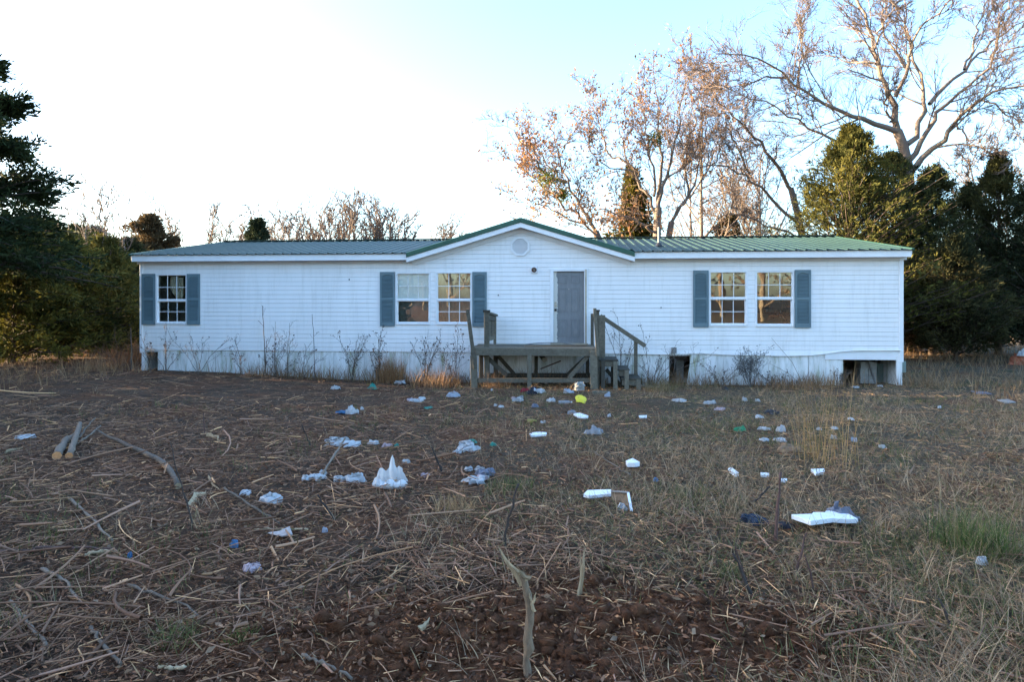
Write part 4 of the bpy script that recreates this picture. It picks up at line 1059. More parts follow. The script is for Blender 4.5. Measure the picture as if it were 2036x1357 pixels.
sp = [(-15 + r.normal(0, .8) - .3 * y, y, 4.8 + r.normal(0, .5), 2.1) for y in np.linspace(-4, 17.6, 16)] + [(-20.5 + r.normal(0, .8) - .3 * y, y, 5.8 + r.normal(0, .6), 2.4) for y in (-2, 1, 4, 7, 10, 13)]
wood_of('cedar_wood', sp, 900, (.018, .03, .012), (.07, .075, .022), shape=.45, nb=75, per=6, bl=5, size=.48)
sp = [(x + r.normal(0, 1), 62 + r.normal(0, 5), 4.2 + r.normal(0, .8), 3.4) for x in np.linspace(-62, 66, 36)]
wood_of('far_thicket', sp, 1300, (.05, .045, .028), (.13, .10, .055), nb=40, per=6, bl=4, size=.8, shape=.4)
A = []; C = []
for i in range(24):
    rr_ = np.random.default_rng(2000 + i); x = -42 + i * 2.8 + rr_.normal(0, .6); y = -27 + i * .78 + rr_.normal(0, .8); z = float(T(x, y)); h = rr_.uniform(8, 13)
    tp = np.array([(x, y, z - .2), (x + rr_.normal(0, .2), y, z + h * .4), (x + rr_.normal(0, .5), y, z + h)])
    P = smooth_line(tp, 10)[None]; Rr = np.linspace(.2, .03, 10)[None]
    cur = (P, Rr); V, F = tubes(*cur, 6); A.append((V, F)); C.append(vary((.28, .22, .16), len(V), .2))
    for lv_ in (dict(per=13, ratio=.42, ang=(40, 75), n=5, up=.08, rr=.45, t0=.06), dict(per=6, ratio=.45, n=3, rmin=.012), dict(per=3, ratio=.5, n=2, rmin=.01)):
        cur = kids(cur[0], cur[1], r=rr_, **lv_); V, F = tubes(*cur, 3); A.append((V, F)); C.append(vary((.25, .18, .12), len(V), .2))
    tip = cur[0][:, -1]; n = 520; c = tip[rr_.integers(0, len(tip), n)]
    V, F, Cc = blades(c, norm(rr_.normal(size=(n, 3))), np.full(n, .34), .7, rr_, [(.25, .19, .12), (.30, .25, .18), (.20, .175, .14)]); A.append((V, F)); C.append(Cc)
V, F = join_vf(A); o_ = link('bare_wood', mesh_np('bare_wood', V, F, np.vstack(C)), M['leaf']); o_['kind'] = 'stuff'

# ------------------------------------------------------------------ what lies and grows on the yard
M['litter'] = tinted('dead_plant_litter', .9, 0, (2.35, 1.72, 1.27))
M['grass'] = tinted('grass_blade', .8, .25, (1.78, 1.48, 1.24))
r = np.random.default_rng(77)
def spots(n, ymin=2.3, ymax=19, p=1.0):
    y = ymin * (ymax / ymin) ** (r.random(n) ** p)
    edge = r.random(n) < .24; side = np.where(r.random(n) < .5, -1, 1)
    return np.where(edge, side * (.85 * y + 3.0 * r.random(n) ** 1.4), y * r.uniform(-.87, .87, n) + r.uniform(-.6, .6, n)), y
def grassy(x, y): return sstep(-1.9, 2.9, x + 4.5 * fbm(x * .6, y * .6, 33, 3) * 2)
def bare(x, y): return sstep(1.3, .55, np.hypot((x - .2) / 1.75, (y - 3.2) / .85)) + .8 * sstep(1.2, .6, np.hypot((x + 1.7) / 1.2, (y - 2.7) / .35)) + .45 * sstep(1.2, .5, np.hypot((x - 1.8) / 2.6, (y - 11.2) / 1.3))
def keep(x, y, w):
    k = r.random(len(x)) < w; return x[k], y[k]
def in_house(x, y):
    d = (x - P0[0]) * hs + (y - P0[1]) * hc; u = (x - P0[0]) * hc - (y - P0[1]) * hs
    return (d > .0) & (u > -.05) & (u < L + .05)
def lying(x, y, ln, rad, tilt, lift, bend=.12, n=2):
    """short rods on the ground"""
    N = len(x); az = r.random(N) * 6.283; tl = np.radians(r.normal(0, tilt, N))
    d = np.stack([np.cos(az) * np.cos(tl), np.sin(az) * np.cos(tl), np.sin(tl)], 1)
    c = np.stack([x, y, T(x, y) + rad + r.random(N) * lift + np.abs(np.sin(tl)) * ln * .45], 1)
    s = np.stack([-np.sin(az), np.cos(az), np.zeros(N)], 1); b = r.normal(0, bend, N) * ln
    pts = [c + d * ((q - .5) * ln)[:, None] + s * (b * (1 - (2 * q - 1) ** 2))[:, None] for q in np.linspace(0, 1, n)]
    return np.stack(pts, 1), rad[:, None] * np.linspace(1, .6, n)[None]
TW = np.array([(.110, .080, .065), (.155, .118, .094), (.060, .042, .034), (.21, .155, .11), (.135, .102, .09), (.32, .245, .16)])
x, y = spots(60000, p=.85); g_ = grassy(x, y); x, y = keep(x, y, np.clip(1.0 - .9 * g_, 0, 1) * (.3 + .7 * sstep(.34, .58, vnoise(x * .75 + 3, y * .75, 55))) * (1 - .45 * sstep(5.2, 8, y)) * (1 - .92 * np.clip(bare(x, y), 0, 1)) * (1 - .25 * sstep(9, 15, y))); k = ~in_house(x, y); x, y = x[k], y[k]
ln = np.clip(r.lognormal(-2.45, .6, len(x)), .025, .5) * (1 + .05 * y); rd = (1 + .06 * y) * np.clip(.0040 * r.lognormal(-.45, .45, len(x)), .0012, .009)
P, Rr = lying(x, y, ln, rd, 9, .035); V, F = tubes(P, Rr, 3); C = np.repeat(TW[r.choice(6, len(x), p=[.28, .2, .22, .1, .15, .05])] * (.7 + .6 * r.random((len(x), 1))), 6, 0)
o_ = link('twig_litter', mesh_np('twig_litter', V, F, C), M['litter']); o_['kind'] = 'stuff'
x, y = spots(1600, p=1.1); g_ = grassy(x, y); x, y = keep(x, y, np.clip(1.02 - 1.05 * g_, 0, 1) * (1 - .97 * np.clip(bare(x, y), 0, 1)) * (1 - .7 * sstep(7, 14, y)) * (.35 + .65 * sstep(.5, -1.5, x)) * sstep(1.0, -.2, x))
ln = np.clip(r.lognormal(-1.1, .5, len(x)), .12, .9); rd = np.clip(.007 * r.lognormal(-.2, .55, len(x)), .002, .013)
P, Rr = lying(x, y, ln, rd, 7, .05, .055, 5); V, F = tubes(P, Rr, 4); C = np.repeat(TW[r.choice(6, len(x), p=[.3, .22, .2, .08, .15, .05])] * (.7 + .6 * r.random((len(x), 1))), 20, 0)
o_ = link('brush_litter', mesh_np('brush_litter', V, F, C, True), M['litter']); o_['kind'] = 'stuff'
# straw, chips and shreds
x, y = spots(122000, p=.86); x, y = keep(x, y, 1 - .72 * np.clip(bare(x, y), 0, 1)); k = ~in_house(x, y); x, y = x[k], y[k]; N = len(x)
az = r.random(N) * 6.283; ax = norm(np.stack([np.cos(az), np.sin(az), r.normal(0, .16, N)], 1))
g_ = grassy(x, y)[:, None]
cl = np.array([(.090, .062, .048), (.052, .035, .027), (.14, .10, .07), (.25, .185, .12), (.036, .025, .020)])[r.choice(5, N, p=[.36, .28, .16, .04, .16])]
cr = np.array([(.165, .130, .088), (.11, .084, .056), (.235, .19, .13), (.33, .27, .18), (.055, .055, .03)])[r.choice(5, N, p=[.3, .27, .22, .09, .12])]
pick = (r.random((N, 1)) < g_); Cc = np.where(pick, cr, cl)
V, F, Cc = blades(np.stack([x, y, T(x, y) + .006 + .03 * r.random(N)], 1), ax, np.clip(r.lognormal(-2.95, .5, N), .012, .14) * (1 + .03 * y), .055, r, Cc)
o_ = link('straw_litter', mesh_np('straw_litter', V, F, Cc), M['litter']); o_['kind'] = 'stuff'
# fine dark mulch of bark and rotten chips
x, y = spots(72000, ymax=12, p=1.15); x, y = keep(x, y, 1 - .55 * grassy(x, y)); k = ~in_house(x, y); x, y = x[k], y[k]; N = len(x)
V, F, Cc = blades(np.stack([x, y, T(x, y) + .004 + .014 * r.random(N)], 1), norm(np.stack([r.normal(size=N), r.normal(size=N), r.normal(0, .35, N)], 1)), r.uniform(.008, .040, N) * (1 + .08 * y), .34, r,
    [(.060, .036, .026), (.095, .058, .040), (.035, .022, .017), (.13, .085, .058), (.17, .115, .075)])
o_ = link('bark_mulch', mesh_np('bark_mulch', V, F, Cc), M['litter']); o_['kind'] = 'stuff'
# fallen leaves
x, y = spots(17000); x, y = keep(x, y, (.25 + .75 * sstep(.42, .62, vnoise(x * .8, y * .8, 91))) * (1 - .65 * np.clip(bare(x, y), 0, 1))); k = ~in_house(x, y); x, y = x[k], y[k]; N = len(x)
V, F, Cc = blades(np.stack([x, y, T(x, y) + .012 + .02 * r.random(N)], 1), norm(np.stack([r.normal(size=N), r.normal(size=N), r.normal(0, .3, N)], 1)), r.uniform(.02, .062, N), .5, r,
    [(.11, .058, .034), (.17, .095, .055), (.24, .15, .095), (.07, .04, .025), (.32, .21, .13)])
o_ = link('fallen_leaves', mesh_np('fallen_leaves', V, F, Cc), M['leaf']); o_['kind'] = 'stuff'

def blades_up(x, y, z, ln, lean, wid, az=None, curl=.6):
    """grass blades: three-point ribbons"""
    N = len(x); az = r.random(N) * 6.283 if az is None else az
    h = np.stack([np.cos(az), np.sin(az), np.zeros(N)], 1); s = np.stack([-np.sin(az + r.normal(0, .6, N)), np.cos(az), np.zeros(N)], 1)
    b = np.stack([x, y, z], 1); out = []
    for q in (0, .4, .75, 1.0):
        a = lean * (.55 + curl * q); a = np.minimum(a, 1.62)
        out.append((b.copy(), wid * (1 - q ** 1.6 * .92)))
        step = ln * .36
        b = b + (h * np.sin(a)[:, None] + np.array([0, 0, 1]) * np.cos(a)[:, None]) * step[:, None]
    V = np.stack([w for p_, w_ in out for w in (p_ - s * w_[:, None] / 2, p_ + s * w_[:, None] / 2)], 1).reshape(-1, 3)
    i = np.arange(N)[:, None] * 8
    F = np.stack([i + np.array([0, 1, 3, 2]), i + np.array([2, 3, 5, 4]), i + np.array([4, 5, 7, 6])], 1).reshape(-1, 4)
    return V, F
def grass_stuff(name, nt, per, ymax, w_fn, ln, lean, wid, cols, spread=.06, p=1.0, ymin=2.3):
    x, y = spots(nt, ymin=ymin, ymax=ymax, p=p); x, y = keep(x, y, np.clip(w_fn(x, y), 0, 1)); k = ~in_house(x, y); x, y = x[k], y[k]
    taz = r.random(len(x)) * 6.283
    x = np.repeat(x, per); y = np.repeat(y, per); N = len(x); az = np.repeat(taz, per) + r.normal(0, 1.1, N)
    sc = 1 + .03 * y
    x = x + r.normal(0, spread, N); y = y + r.normal(0, spread, N)
    V, F = blades_up(x, y, T(x, y) - .01, r.uniform(*ln, N) * (.9 + .01 * y), np.radians(r.normal(*lean, N)).clip(.05, 1.5), r.uniform(*wid, N) * sc, az)
    C = np.asarray(cols)[r.integers(0, len(cols), N)] * (.65 + .7 * r.random((N, 1)))
    o_ = link(name, mesh_np(name, V, F, np.repeat(C, 8, 0)), M['grass']); o_['kind'] = 'stuff'
DRY = [(.20, .158, .108), (.14, .108, .074), (.27, .22, .15), (.17, .122, .078), (.21, .185, .14)]
grass_stuff('dry_grass', 7000, 9, 19, lambda x, y: grassy(x, y) * (.45 + .9 * sstep(.35, .65, vnoise(x * .9, y * .9, 41))) * (1 - .97 * np.clip(bare(x, y), 0, 1)), (.11, .34), (68, 14), (.0022, .0048), DRY)
grass_stuff('thin_dry_grass', 2200, 7, 18, lambda x, y: (1 - grassy(x, y)) * .6 * sstep(.5, .7, vnoise(x * .9, y * .9, 47)) * (1 - .9 * np.clip(bare(x, y), 0, 1)), (.1, .3), (60, 15), (.002, .004), DRY)
GRN = [(.050, .075, .026), (.035, .055, .02), (.075, .10, .038), (.09, .10, .05)]
grass_stuff('green_grass', 8500, 9, 19, lambda x, y: (.2 + .8 * grassy(x, y)) * sstep(.50, .66, vnoise(x * .7 + 9, y * .7, 43)) * (1 - .8 * np.clip(bare(x, y), 0, 1)), (.06, .17), (50, 20), (.003, .006), GRN)
N0 = 72000; x, y = spots(N0, p=.85); g_ = grassy(x + 1.2, y); x, y = keep(x, y, np.clip(g_ * 1.1, 0, 1) * (.25 + .75 * sstep(.36, .6, vnoise(x * .7 + 4, y * .7, 71))) * (1 - .95 * np.clip(bare(x, y), 0, 1))); k = ~in_house(x, y); x, y = x[k], y[k]; N = len(x)
ax = norm(np.stack([r.normal(size=N), r.normal(size=N), .35 + .7 * np.abs(r.normal(size=N))], 1)); ln = r.uniform(.05, .13, N) * (1 + .03 * y)
V, F, Cc = blades(np.stack([x, y, T(x, y)], 1) + ax * (ln * .45)[:, None], ax, ln, .055, r, [(.075, .082, .038), (.11, .105, .058), (.15, .13, .085), (.055, .068, .028), (.19, .16, .11)])
o_ = link('short_grass', mesh_np('short_grass', V, F, Cc), M['grass']); o_['kind'] = 'stuff'
# tall dry fringe at the foot of the house, and the field beyond it
N = 4600; uu = r.uniform(-1.5, L + 2.5, N); dd = -np.abs(r.normal(.22, .18, N)); q = np.stack([P0[0] + uu * hc + dd * hs, P0[1] - uu * hs + dd * hc], 1)
wgt = .15 + .85 * sstep(.42, .62, vnoise(uu * .8, dd * 0, 61)); k = r.random(N) < wgt; q = q[k]; N = len(q)
V, F = blades_up(q[:, 0], q[:, 1], T(q[:, 0], q[:, 1]) - .02, r.uniform(.18, .55, N), np.radians(r.normal(38, 16, N)).clip(.05, 1.4), r.uniform(.008, .015, N))
C = np.asarray([(.16, .12, .075), (.12, .085, .055), (.20, .155, .10)])[r.integers(0, 3, N)]; o_ = link('wall_foot_grass', mesh_np('wall_foot_grass', V, F, np.repeat(C, 8, 0)), M['grass']); o_['kind'] = 'stuff'
N = 12000; x = np.concatenate([r.uniform(9.8, 24, N // 2), r.uniform(-22, -9.5, N // 2)]); y = r.uniform(13, 30, N); k = (np.abs(x) < .88 * y + 1) & ~in_house(x, y); x, y = x[k], y[k]; N = len(x)
V, F = blades_up(x, y, T(x, y) - .02, r.uniform(.2, .6, N), np.radians(r.normal(45, 18, N)).clip(.05, 1.4), r.uniform(.008, .016, N))
C = np.asarray([(.16, .115, .07), (.12, .085, .052), (.20, .155, .10), (.09, .06, .04)])[r.integers(0, 4, N)]; o_ = link('field_grass', mesh_np('field_grass', V, F, np.repeat(C, 8, 0)), M['grass']); o_['kind'] = 'stuff'
# clods of soil in the churned ground
N = 9000; y = 2.3 + 2.2 * r.random(N) ** 1.3; x = r.normal(.2, 1.15, N); k = r.random(N) < .12 + bare(x, y); x, y = x[k], y[k]; N = len(x)
ico = norm(np.array([(0, 1, 1.618), (0, -1, 1.618), (0, 1, -1.618), (0, -1, -1.618), (1, 1.618, 0), (-1, 1.618, 0), (1, -1.618, 0), (-1, -1.618, 0), (1.618, 0, 1), (-1.618, 0, 1), (1.618, 0, -1), (-1.618, 0, -1)]) * 1.0)
it = np.array([(0, 1, 8), (0, 8, 4), (0, 4, 5), (0, 5, 9), (0, 9, 1), (1, 6, 8), (8, 6, 10), (8, 10, 4), (4, 10, 2), (4, 2, 5), (5, 2, 11), (5, 11, 9), (9, 11, 7), (9, 7, 1), (1, 7, 6), (3, 6, 7), (3, 7, 11), (3, 11, 2), (3, 2, 10), (3, 10, 6)])
s_ = np.clip(r.lognormal(-4.4, .6, N), .004, .05)
V = ico[None] * s_[:, None, None] * r.uniform(.45, 1.35, (N, 12, 1)) * r.uniform(.6, 1.4, (N, 1, 3)) * np.array([1, 1, .7]) + np.stack([x, y, T(x, y) + s_ * .1], 1)[:, None]
o_ = link('soil_clods', mesh_np('soil_clods', V.reshape(-1, 3), (np.arange(N)[:, None, None] * 12 + it[None]).reshape(-1, 3)), M['soil']); o_['kind'] = 'stuff'

# single tufts
def tuft(label, px, py, n, ln, lean, spread, cols, wid=(.003, .006), group=None, name='grass_tuft', cat='grass tuft'):
    g_ = G(px, py); a = r.normal(0, spread, n).clip(-1.5 * spread, 1.5 * spread); b = r.normal(0, spread, n).clip(-1.5 * spread, 1.5 * spread)
    V, F = blades_up(a, b, T(g_[0] + a, g_[1] + b) - g_[2] - .015, r.uniform(*ln, n), np.radians(r.normal(*lean, n)).clip(.02, 1.5), r.uniform(*wid, n))
    C = np.asarray(cols)[r.integers(0, len(cols), n)] * (.7 + .6 * r.random((n, 1)))
    return tag(link(name, mesh_np(name, V, F, np.repeat(C, 8, 0)), M['grass'], None, g_), label, cat, group)
tuft('large bright green grass tuft at the right beside the white scrap', 1940, 1100, 640, (.16, .40), (48, 20), .14, [(.048, .086, .022), (.036, .066, .018), (.07, .105, .034), (.13, .12, .07)], group='green tufts')
tuft('low green tuft just right of the dark leaning stem', 1015, 975, 260, (.08, .2), (50, 18), .13, GRN, group='green tufts')
tuft('small green tuft left of the dark forked stem at right', 1452, 1150, 160, (.06, .15), (50, 20), .06, GRN, group='green tufts')
tuft('green tuft among twigs in the lower left', 345, 1278, 170, (.06, .16), (55, 18), .07, GRN, group='green tufts')
tuft('pale green tuft right of the one among twigs in the lower left', 480, 1268, 120, (.04, .09), (50, 20), .04, [(.10, .13, .05), (.07, .10, .03)], group='green tufts')
tuft('straw coloured tuft in front of the crumpled white heap', 905, 1018, 200, (.08, .22), (48, 18), .10, [(.26, .2, .12), (.2, .15, .085)])
YEL = [(.24, .165, .07), (.19, .13, .06), (.28, .205, .10)]
tuft('tall yellow dry grass standing right of the middle yard', 1645, 925, 70, (.45, 1.15), (20, 10), .16, YEL, (.003, .006), name='tall_grass', cat='dry grass')
tuft('second clump of tall yellow grass, a little left and thinner', 1612, 905, 30, (.35, .9), (24, 10), .12, YEL, (.003, .005), name='tall_grass', cat='dry grass')
tuft('rust-brown grass clump against the skirting below the left pair of windows', 775, 760, 520, (.3, .85), (22, 14), .22, [(.2, .125, .065), (.16, .10, .055), (.24, .17, .10)], (.008, .013), name='tall_grass', cat='dry grass')
tuft('matted brown grass clump left of the porch front post', 868, 768, 520, (.2, .6), (45, 18), .35, [(.17, .115, .07), (.13, .09, .055), (.2, .15, .09)], (.008, .013), name='tall_grass', cat='dry grass')
tuft('brown weeds tangled under the porch left corner', 985, 770, 240, (.15, .45), (50, 18), .2, [(.14, .10, .065), (.11, .08, .05)], (.005, .008), name='tall_grass', cat='dry grass')
tuft('grass hummock beside the foot of the porch steps', 1315, 778, 240, (.12, .35), (42, 18), .22, [(.15, .125, .075), (.10, .10, .05)], (.008, .013), name='tall_grass', cat='dry grass')
tuft('brown grass growing against the skirting at the right end', 1560, 770, 700, (.15, .45), (40, 18), .5, [(.17, .12, .075), (.13, .09, .055)], (.008, .013), name='tall_grass', cat='dry grass')
tuft('rust brown brush heap at the house left corner', 262, 722, 260, (.4, .95), (45, 20), .5, [(.17, .085, .04), (.13, .065, .032), (.21, .12, .06)], (.006, .012), name='tall_grass', cat='dry grass')

# dead weeds along the house
def weed(label, px, d, top, seed, nst=3, spread=.12, br=5, ratio=.3, r0=.006, col=(.12, .09, .07), seeds=0, group='dead weeds along the house', name='dead_weed', lean=0):
    rr_ = np.random.default_rng(seed); u = hu(px, d); q = h2w(u, d); z = float(T(q[0], q[1])) - .03; h = hz(px, top, d) - z
    P = []; r0 *= 1.35
    for k in range(nst):
        hh = h * (1 if k == 0 else rr_.uniform(.45, .95)); a = rr_.uniform(0, 6.28); s_ = spread * rr_.random() * 2.2
        P.append(smooth_line([(0, 0, 0), (math.cos(a) * s_ * .35 + lean * .3, math.sin(a) * s_ * .3, hh * .5), (math.cos(a) * s_ + lean, math.sin(a) * s_ * .6, hh)], 9, .007, seed + k))
    cur = (np.array(P), np.full((nst, 1), r0) * np.linspace(1, .4, 9)[None]); A = [tubes(*cur, 4)]
    if br:
        c2 = kids(cur[0], cur[1], br, rr_, t0=.3, ratio=ratio, ang=(25, 60), n=5, up=.12, jit=.15, rr=.6, rmin=.004); A.append(tubes(*c2, 3))
        c3 = kids(c2[0], c2[1], 3, rr_, t0=.35, ratio=.5, n=3, rr=.7, rmin=.003); A.append(tubes(*c3, 3))
    V, F = join_vf(A); o_ = empty(name, (q[0], q[1], z), 0, label, 'weed', group)
    link('stem', mesh_np('stem', V, F, vary(col, len(V), .25, rr_)), M['twig'], o_)
    if seeds:
        tip = np.concatenate([c3[0][:, -1], c2[0][:, -1]]); pk = rr_.integers(0, len(tip), seeds)
        V, F, Cc = blades(tip[pk] + rr_.normal(0, .012, (seeds, 3)), norm(rr_.normal(size=(seeds, 3))), rr_.uniform(.025, .06, seeds), .6, rr_, [(.06, .045, .035), (.11, .08, .06)])
        s2 = link('seed_heads', mesh_np('seed_heads', V, F, Cc), M['leaf'], o_); s2['kind'] = 'stuff'
    return o_
weed('tall grey sapling weed forking at its top against the middle of the left wall', 528, -.35, 608, 1, 2, .04, 3, .22, .011)
weed('thin dead weed leaning left of the tall forked sapling', 546, -.5, 640, 2, 1, .2, 2, .3, .005)
weed('thin weed right of the tall forked sapling', 572, -.4, 643, 3, 2, .1, 4, .3, .006)
weed('straight thin dead weed with a hooked top on the left wall', 626, -.35, 625, 4, 1, .05, 2, .12, .008, lean=-.12)
weed('bushy dead weed with dark seed heads below the left window', 330, -.45, 650, 5, 5, .3, 6, .3, .006, seeds=60)
weed('dead weed with a drooping head at the house left corner', 300, -.5, 672, 6, 4, .3, 6, .35, .006, seeds=50)
weed('low tangled dead weed on the stained skirting at left', 395, -.5, 668, 7, 4, .4, 6, .4, .006, seeds=30)
weed('dark dead weed leaning right on the left skirting', 480, -.45, 676, 8, 3, .35, 7, .4, .006, seeds=60)
weed('bushy grey weed beside the foot of the tall forked sapling', 548, -.3, 676, 9, 6, .35, 7, .4, .005, seeds=120)
weed('fine weed left of the beige rubble blocks', 600, -.4, 690, 10, 4, .3, 6, .4, .005, seeds=40)
weed('dense grey weed behind the beige rubble blocks', 700, -.3, 668, 11, 8, .45, 7, .35, .005, seeds=120)
weed('tall feathery weed under the left shutter of the window pair', 752, -.5, 660, 12, 6, .25, 7, .3, .006, seeds=150)
weed('feathery dead weed between window pair and porch', 845, -.45, 672, 13, 7, .35, 7, .35, .006, seeds=160)
weed('dead weed with fine curled tips left of the leaning porch post', 905, -.6, 655, 14, 6, .25, 7, .3, .005, seeds=150)
weed('dead weed behind the porch step handrail', 1236, -.25, 630, 15, 5, .22, 6, .3, .006, seeds=60)
weed('slender dead weed beyond the end of the step handrail', 1292, -.4, 657, 16, 3, .2, 6, .3, .005, seeds=50)
weed('arching dead weed over the narrow gap in the skirting', 1300, -.8, 690, 17, 5, .6, 6, .35, .006, seeds=30, lean=.35)
weed('low weed left of the grey shrub on the right skirting', 1432, -.5, 722, 18, 7, .35, 7, .4, .005, seeds=60)
weed('low weed right of the grey shrub on the right skirting', 1545, -.5, 735, 19, 7, .35, 7, .4, .005, seeds=60)
weed('long thin grass stem leaning left against the right wall', 1600, -.9, 672, 20, 2, .05, 0, .2, .005, col=(.2, .16, .11), lean=-.75)
weed('dead weed in front of the big gap at the right corner', 1665, -.8, 735, 21, 5, .3, 6, .4, .005, seeds=30)
weed('tangled bramble left of the house corner', 235, .6, 655, 22, 7, .7, 6, .4, .008, col=(.13, .085, .06))
weed('grey upright stake-like stem beside the house left corner', 262, .2, 652, 23, 1, .03, 2, .1, .022, col=(.14, .12, .10))
# grey twiggy shrub
u_ = hu(1492, -.5); q = h2w(u_, -.5); z = float(T(q[0], q[1])) - .02; rr_ = np.random.default_rng(31)
o_ = empty('dead_shrub', (q[0], q[1], z), 0, 'dense grey twiggy shrub against the right skirting', 'shrub')
P = np.array([smooth_line([(0, 0, 0), (rr_.normal(0, .14), rr_.normal(0, .1), .35), (rr_.normal(0, .28), rr_.normal(0, .15), rr_.uniform(.55, .85))], 7, .01, s_) for s_ in range(16)])
cur = (P, np.full((16, 1), .007) * np.linspace(1, .4, 7)[None]); A = [tubes(*cur, 3)]
for lv_ in (dict(per=9, ratio=.4, n=4, up=.05, rmin=.003), dict(per=6, ratio=.5, n=3, rmin=.002)):
    cur = kids(cur[0], cur[1], r=rr_, **lv_); A.append(tubes(*cur, 3))
V, F = join_vf(A); link('stems', mesh_np('stem', V, F, vary((.13, .125, .12), len(V), .25, rr_)), M['twig'], o_)['kind'] = 'stuff'
n = 1500; tip = cur[0][:, -1]; V, F, Cc = blades(tip[rr_.integers(0, len(tip), n)], norm(rr_.normal(size=(n, 3))), rr_.uniform(.015, .04, n), .6, rr_, [(.15, .145, .14), (.10, .095, .09)])
link('dead_leaves', mesh_np('dead_leaf', V, F, Cc), M['leaf'], o_)['kind'] = 'stuff'

# ------------------------------------------------------------------ sticks, logs and branches
M['stickbark'] = wood('stick_bark', (.075, .058, .045), (.19, .145, .11), (6, 6, 6))
M['palewood'] = wood('torn_pale_wood', (.27, .195, .115), (.47, .36, .23), (8, 8, 2))
M['darkstem'] = wood('dark_stem_bark', (.022, .017, .014), (.06, .042, .035), (6, 6, 6))
M['redstem'] = wood('reddish_stem_bark', (.05, .026, .022), (.11, .06, .05), (6, 6, 6))
M['cutend'] = wood('orange_cut_wood', (.38, .15, .055), (.62, .32, .14), (9, 9, 9))
M['stubbark'] = wood('tan_stub_bark', (.12, .080, .052), (.32, .225, .145), (7, 7, 3))
def stick(name, label, cat, pts, r0, r1, mt, group=None, sides=7, jit=.004, n=12, seed=0, ends=None):
    pts = np.asarray(pts, float); b = pts[0]; P = smooth_line(pts - b, n, jit, seed)[None]
    rr_ = np.random.default_rng(seed + 100); Rr = (np.linspace(r0, r1, n) * (1 + .17 * rr_.normal(0, 1, n)))[None]
    V, F = tubes(P, Rr, sides); cap = [tuple(range(sides - 1, -1, -1)), tuple(range(len(V) - sides, len(V)))]
    me = bpy.data.meshes.new(name); me.from_pydata([tuple(v) for v in V], [], [tuple(f) for f in F] + cap)
    for p_ in me.polygons: p_.use_smooth = len(p_.vertices) == 4
    me.materials.append(M[mt])
    if ends: me.materials.append(M[ends]); me.polygons[len(F)].material_index = 1; me.polygons[len(F) + 1].material_index = 1
    return tag(link(name, me, None, None, b), label, cat, group)
def on(px, py, up=0): g_ = G(px, py); return g_ + np.array([0, 0, up])
def above(px, py, Y): return W(px, py, Y)
# the torn stub in the foreground
g_ = G(1047, 1342); Y = g_[1]
st = empty('broken_stub', g_, 0, 'broken sapling stub standing in the foreground with a torn pale top', 'stub')
def rel(px, py, dy=0): return W(px, py, Y + dy) - g_
V, F = tubes(smooth_line([rel(1047, 1360), rel(1049, 1280, .01), rel(1054, 1210, .02), rel(1046, 1165, .02), rel(1036, 1140, .02)], 14, .0025, 3)[None], (np.linspace(.022, .017, 14) * (1 + .14 * np.random.default_rng(2).normal(size=14)))[None], 9)
link('bark_stem', mesh_np('bark_stem', V, F, None, True), M['stubbark'], st)
def splinter(parent, a, b, w, mt='palewood', seed=0):
    rr_ = np.random.default_rng(seed); a = np.asarray(a, float); b = np.asarray(b, float); n = 6; v = []; d = norm(b - a); s = norm(np.cross(d, np.array([0, 1, 0.1]))); q_ = np.cross(s, d)
    for i in range(n):
        f_ = i / (n - 1); c = a + (b - a) * f_ + rr_.normal(0, w * .12, 3); ww = w * (1 - f_) ** .7 * rr_.uniform(.75, 1.15) + .0012
        v += [c - s * ww / 2, c + q_ * ww * .25, c + s * ww / 2, c - q_ * ww * .2]
    f = []
    for i in range(n - 1):
        for k in range(4): f.append((i * 4 + k, i * 4 + (k + 1) % 4, i * 4 + 4 + (k + 1) % 4, i * 4 + 4 + k))
    f += [(3, 2, 1, 0), tuple(range(n * 4 - 4, n * 4))]
    return MB().add(v, f).build('splinter', M[mt], parent)
splinter(st, rel(1040, 1165, .015), rel(990, 1088, .02), .036, seed=1); splinter(st, rel(1046, 1155, .01), rel(1003, 1112, .0), .028, seed=2)
splinter(st, rel(1052, 1150, .0), rel(1014, 1128, -.01), .026, seed=3); splinter(st, rel(1064, 1219, .0), rel(1053, 1180, -.01), .022, seed=4); splinter(st, rel(1060, 1200, -.01), rel(1066, 1178, -.02), .014, seed=5)
g_ = G(1153, 1186); Y = g_[1]
st = empty('splintered_stub', g_, 0, 'thin pale splintered stub standing right of the larger broken stub', 'stub')
splinter(st, rel(1152, 1196), rel(1164, 1083), .030, seed=6); splinter(st, rel(1155, 1190, .01), rel(1155, 1098, .02), .02, seed=7); splinter(st, rel(1150, 1190, -.01), rel(1157, 1120, -.01), .016, seed=8)
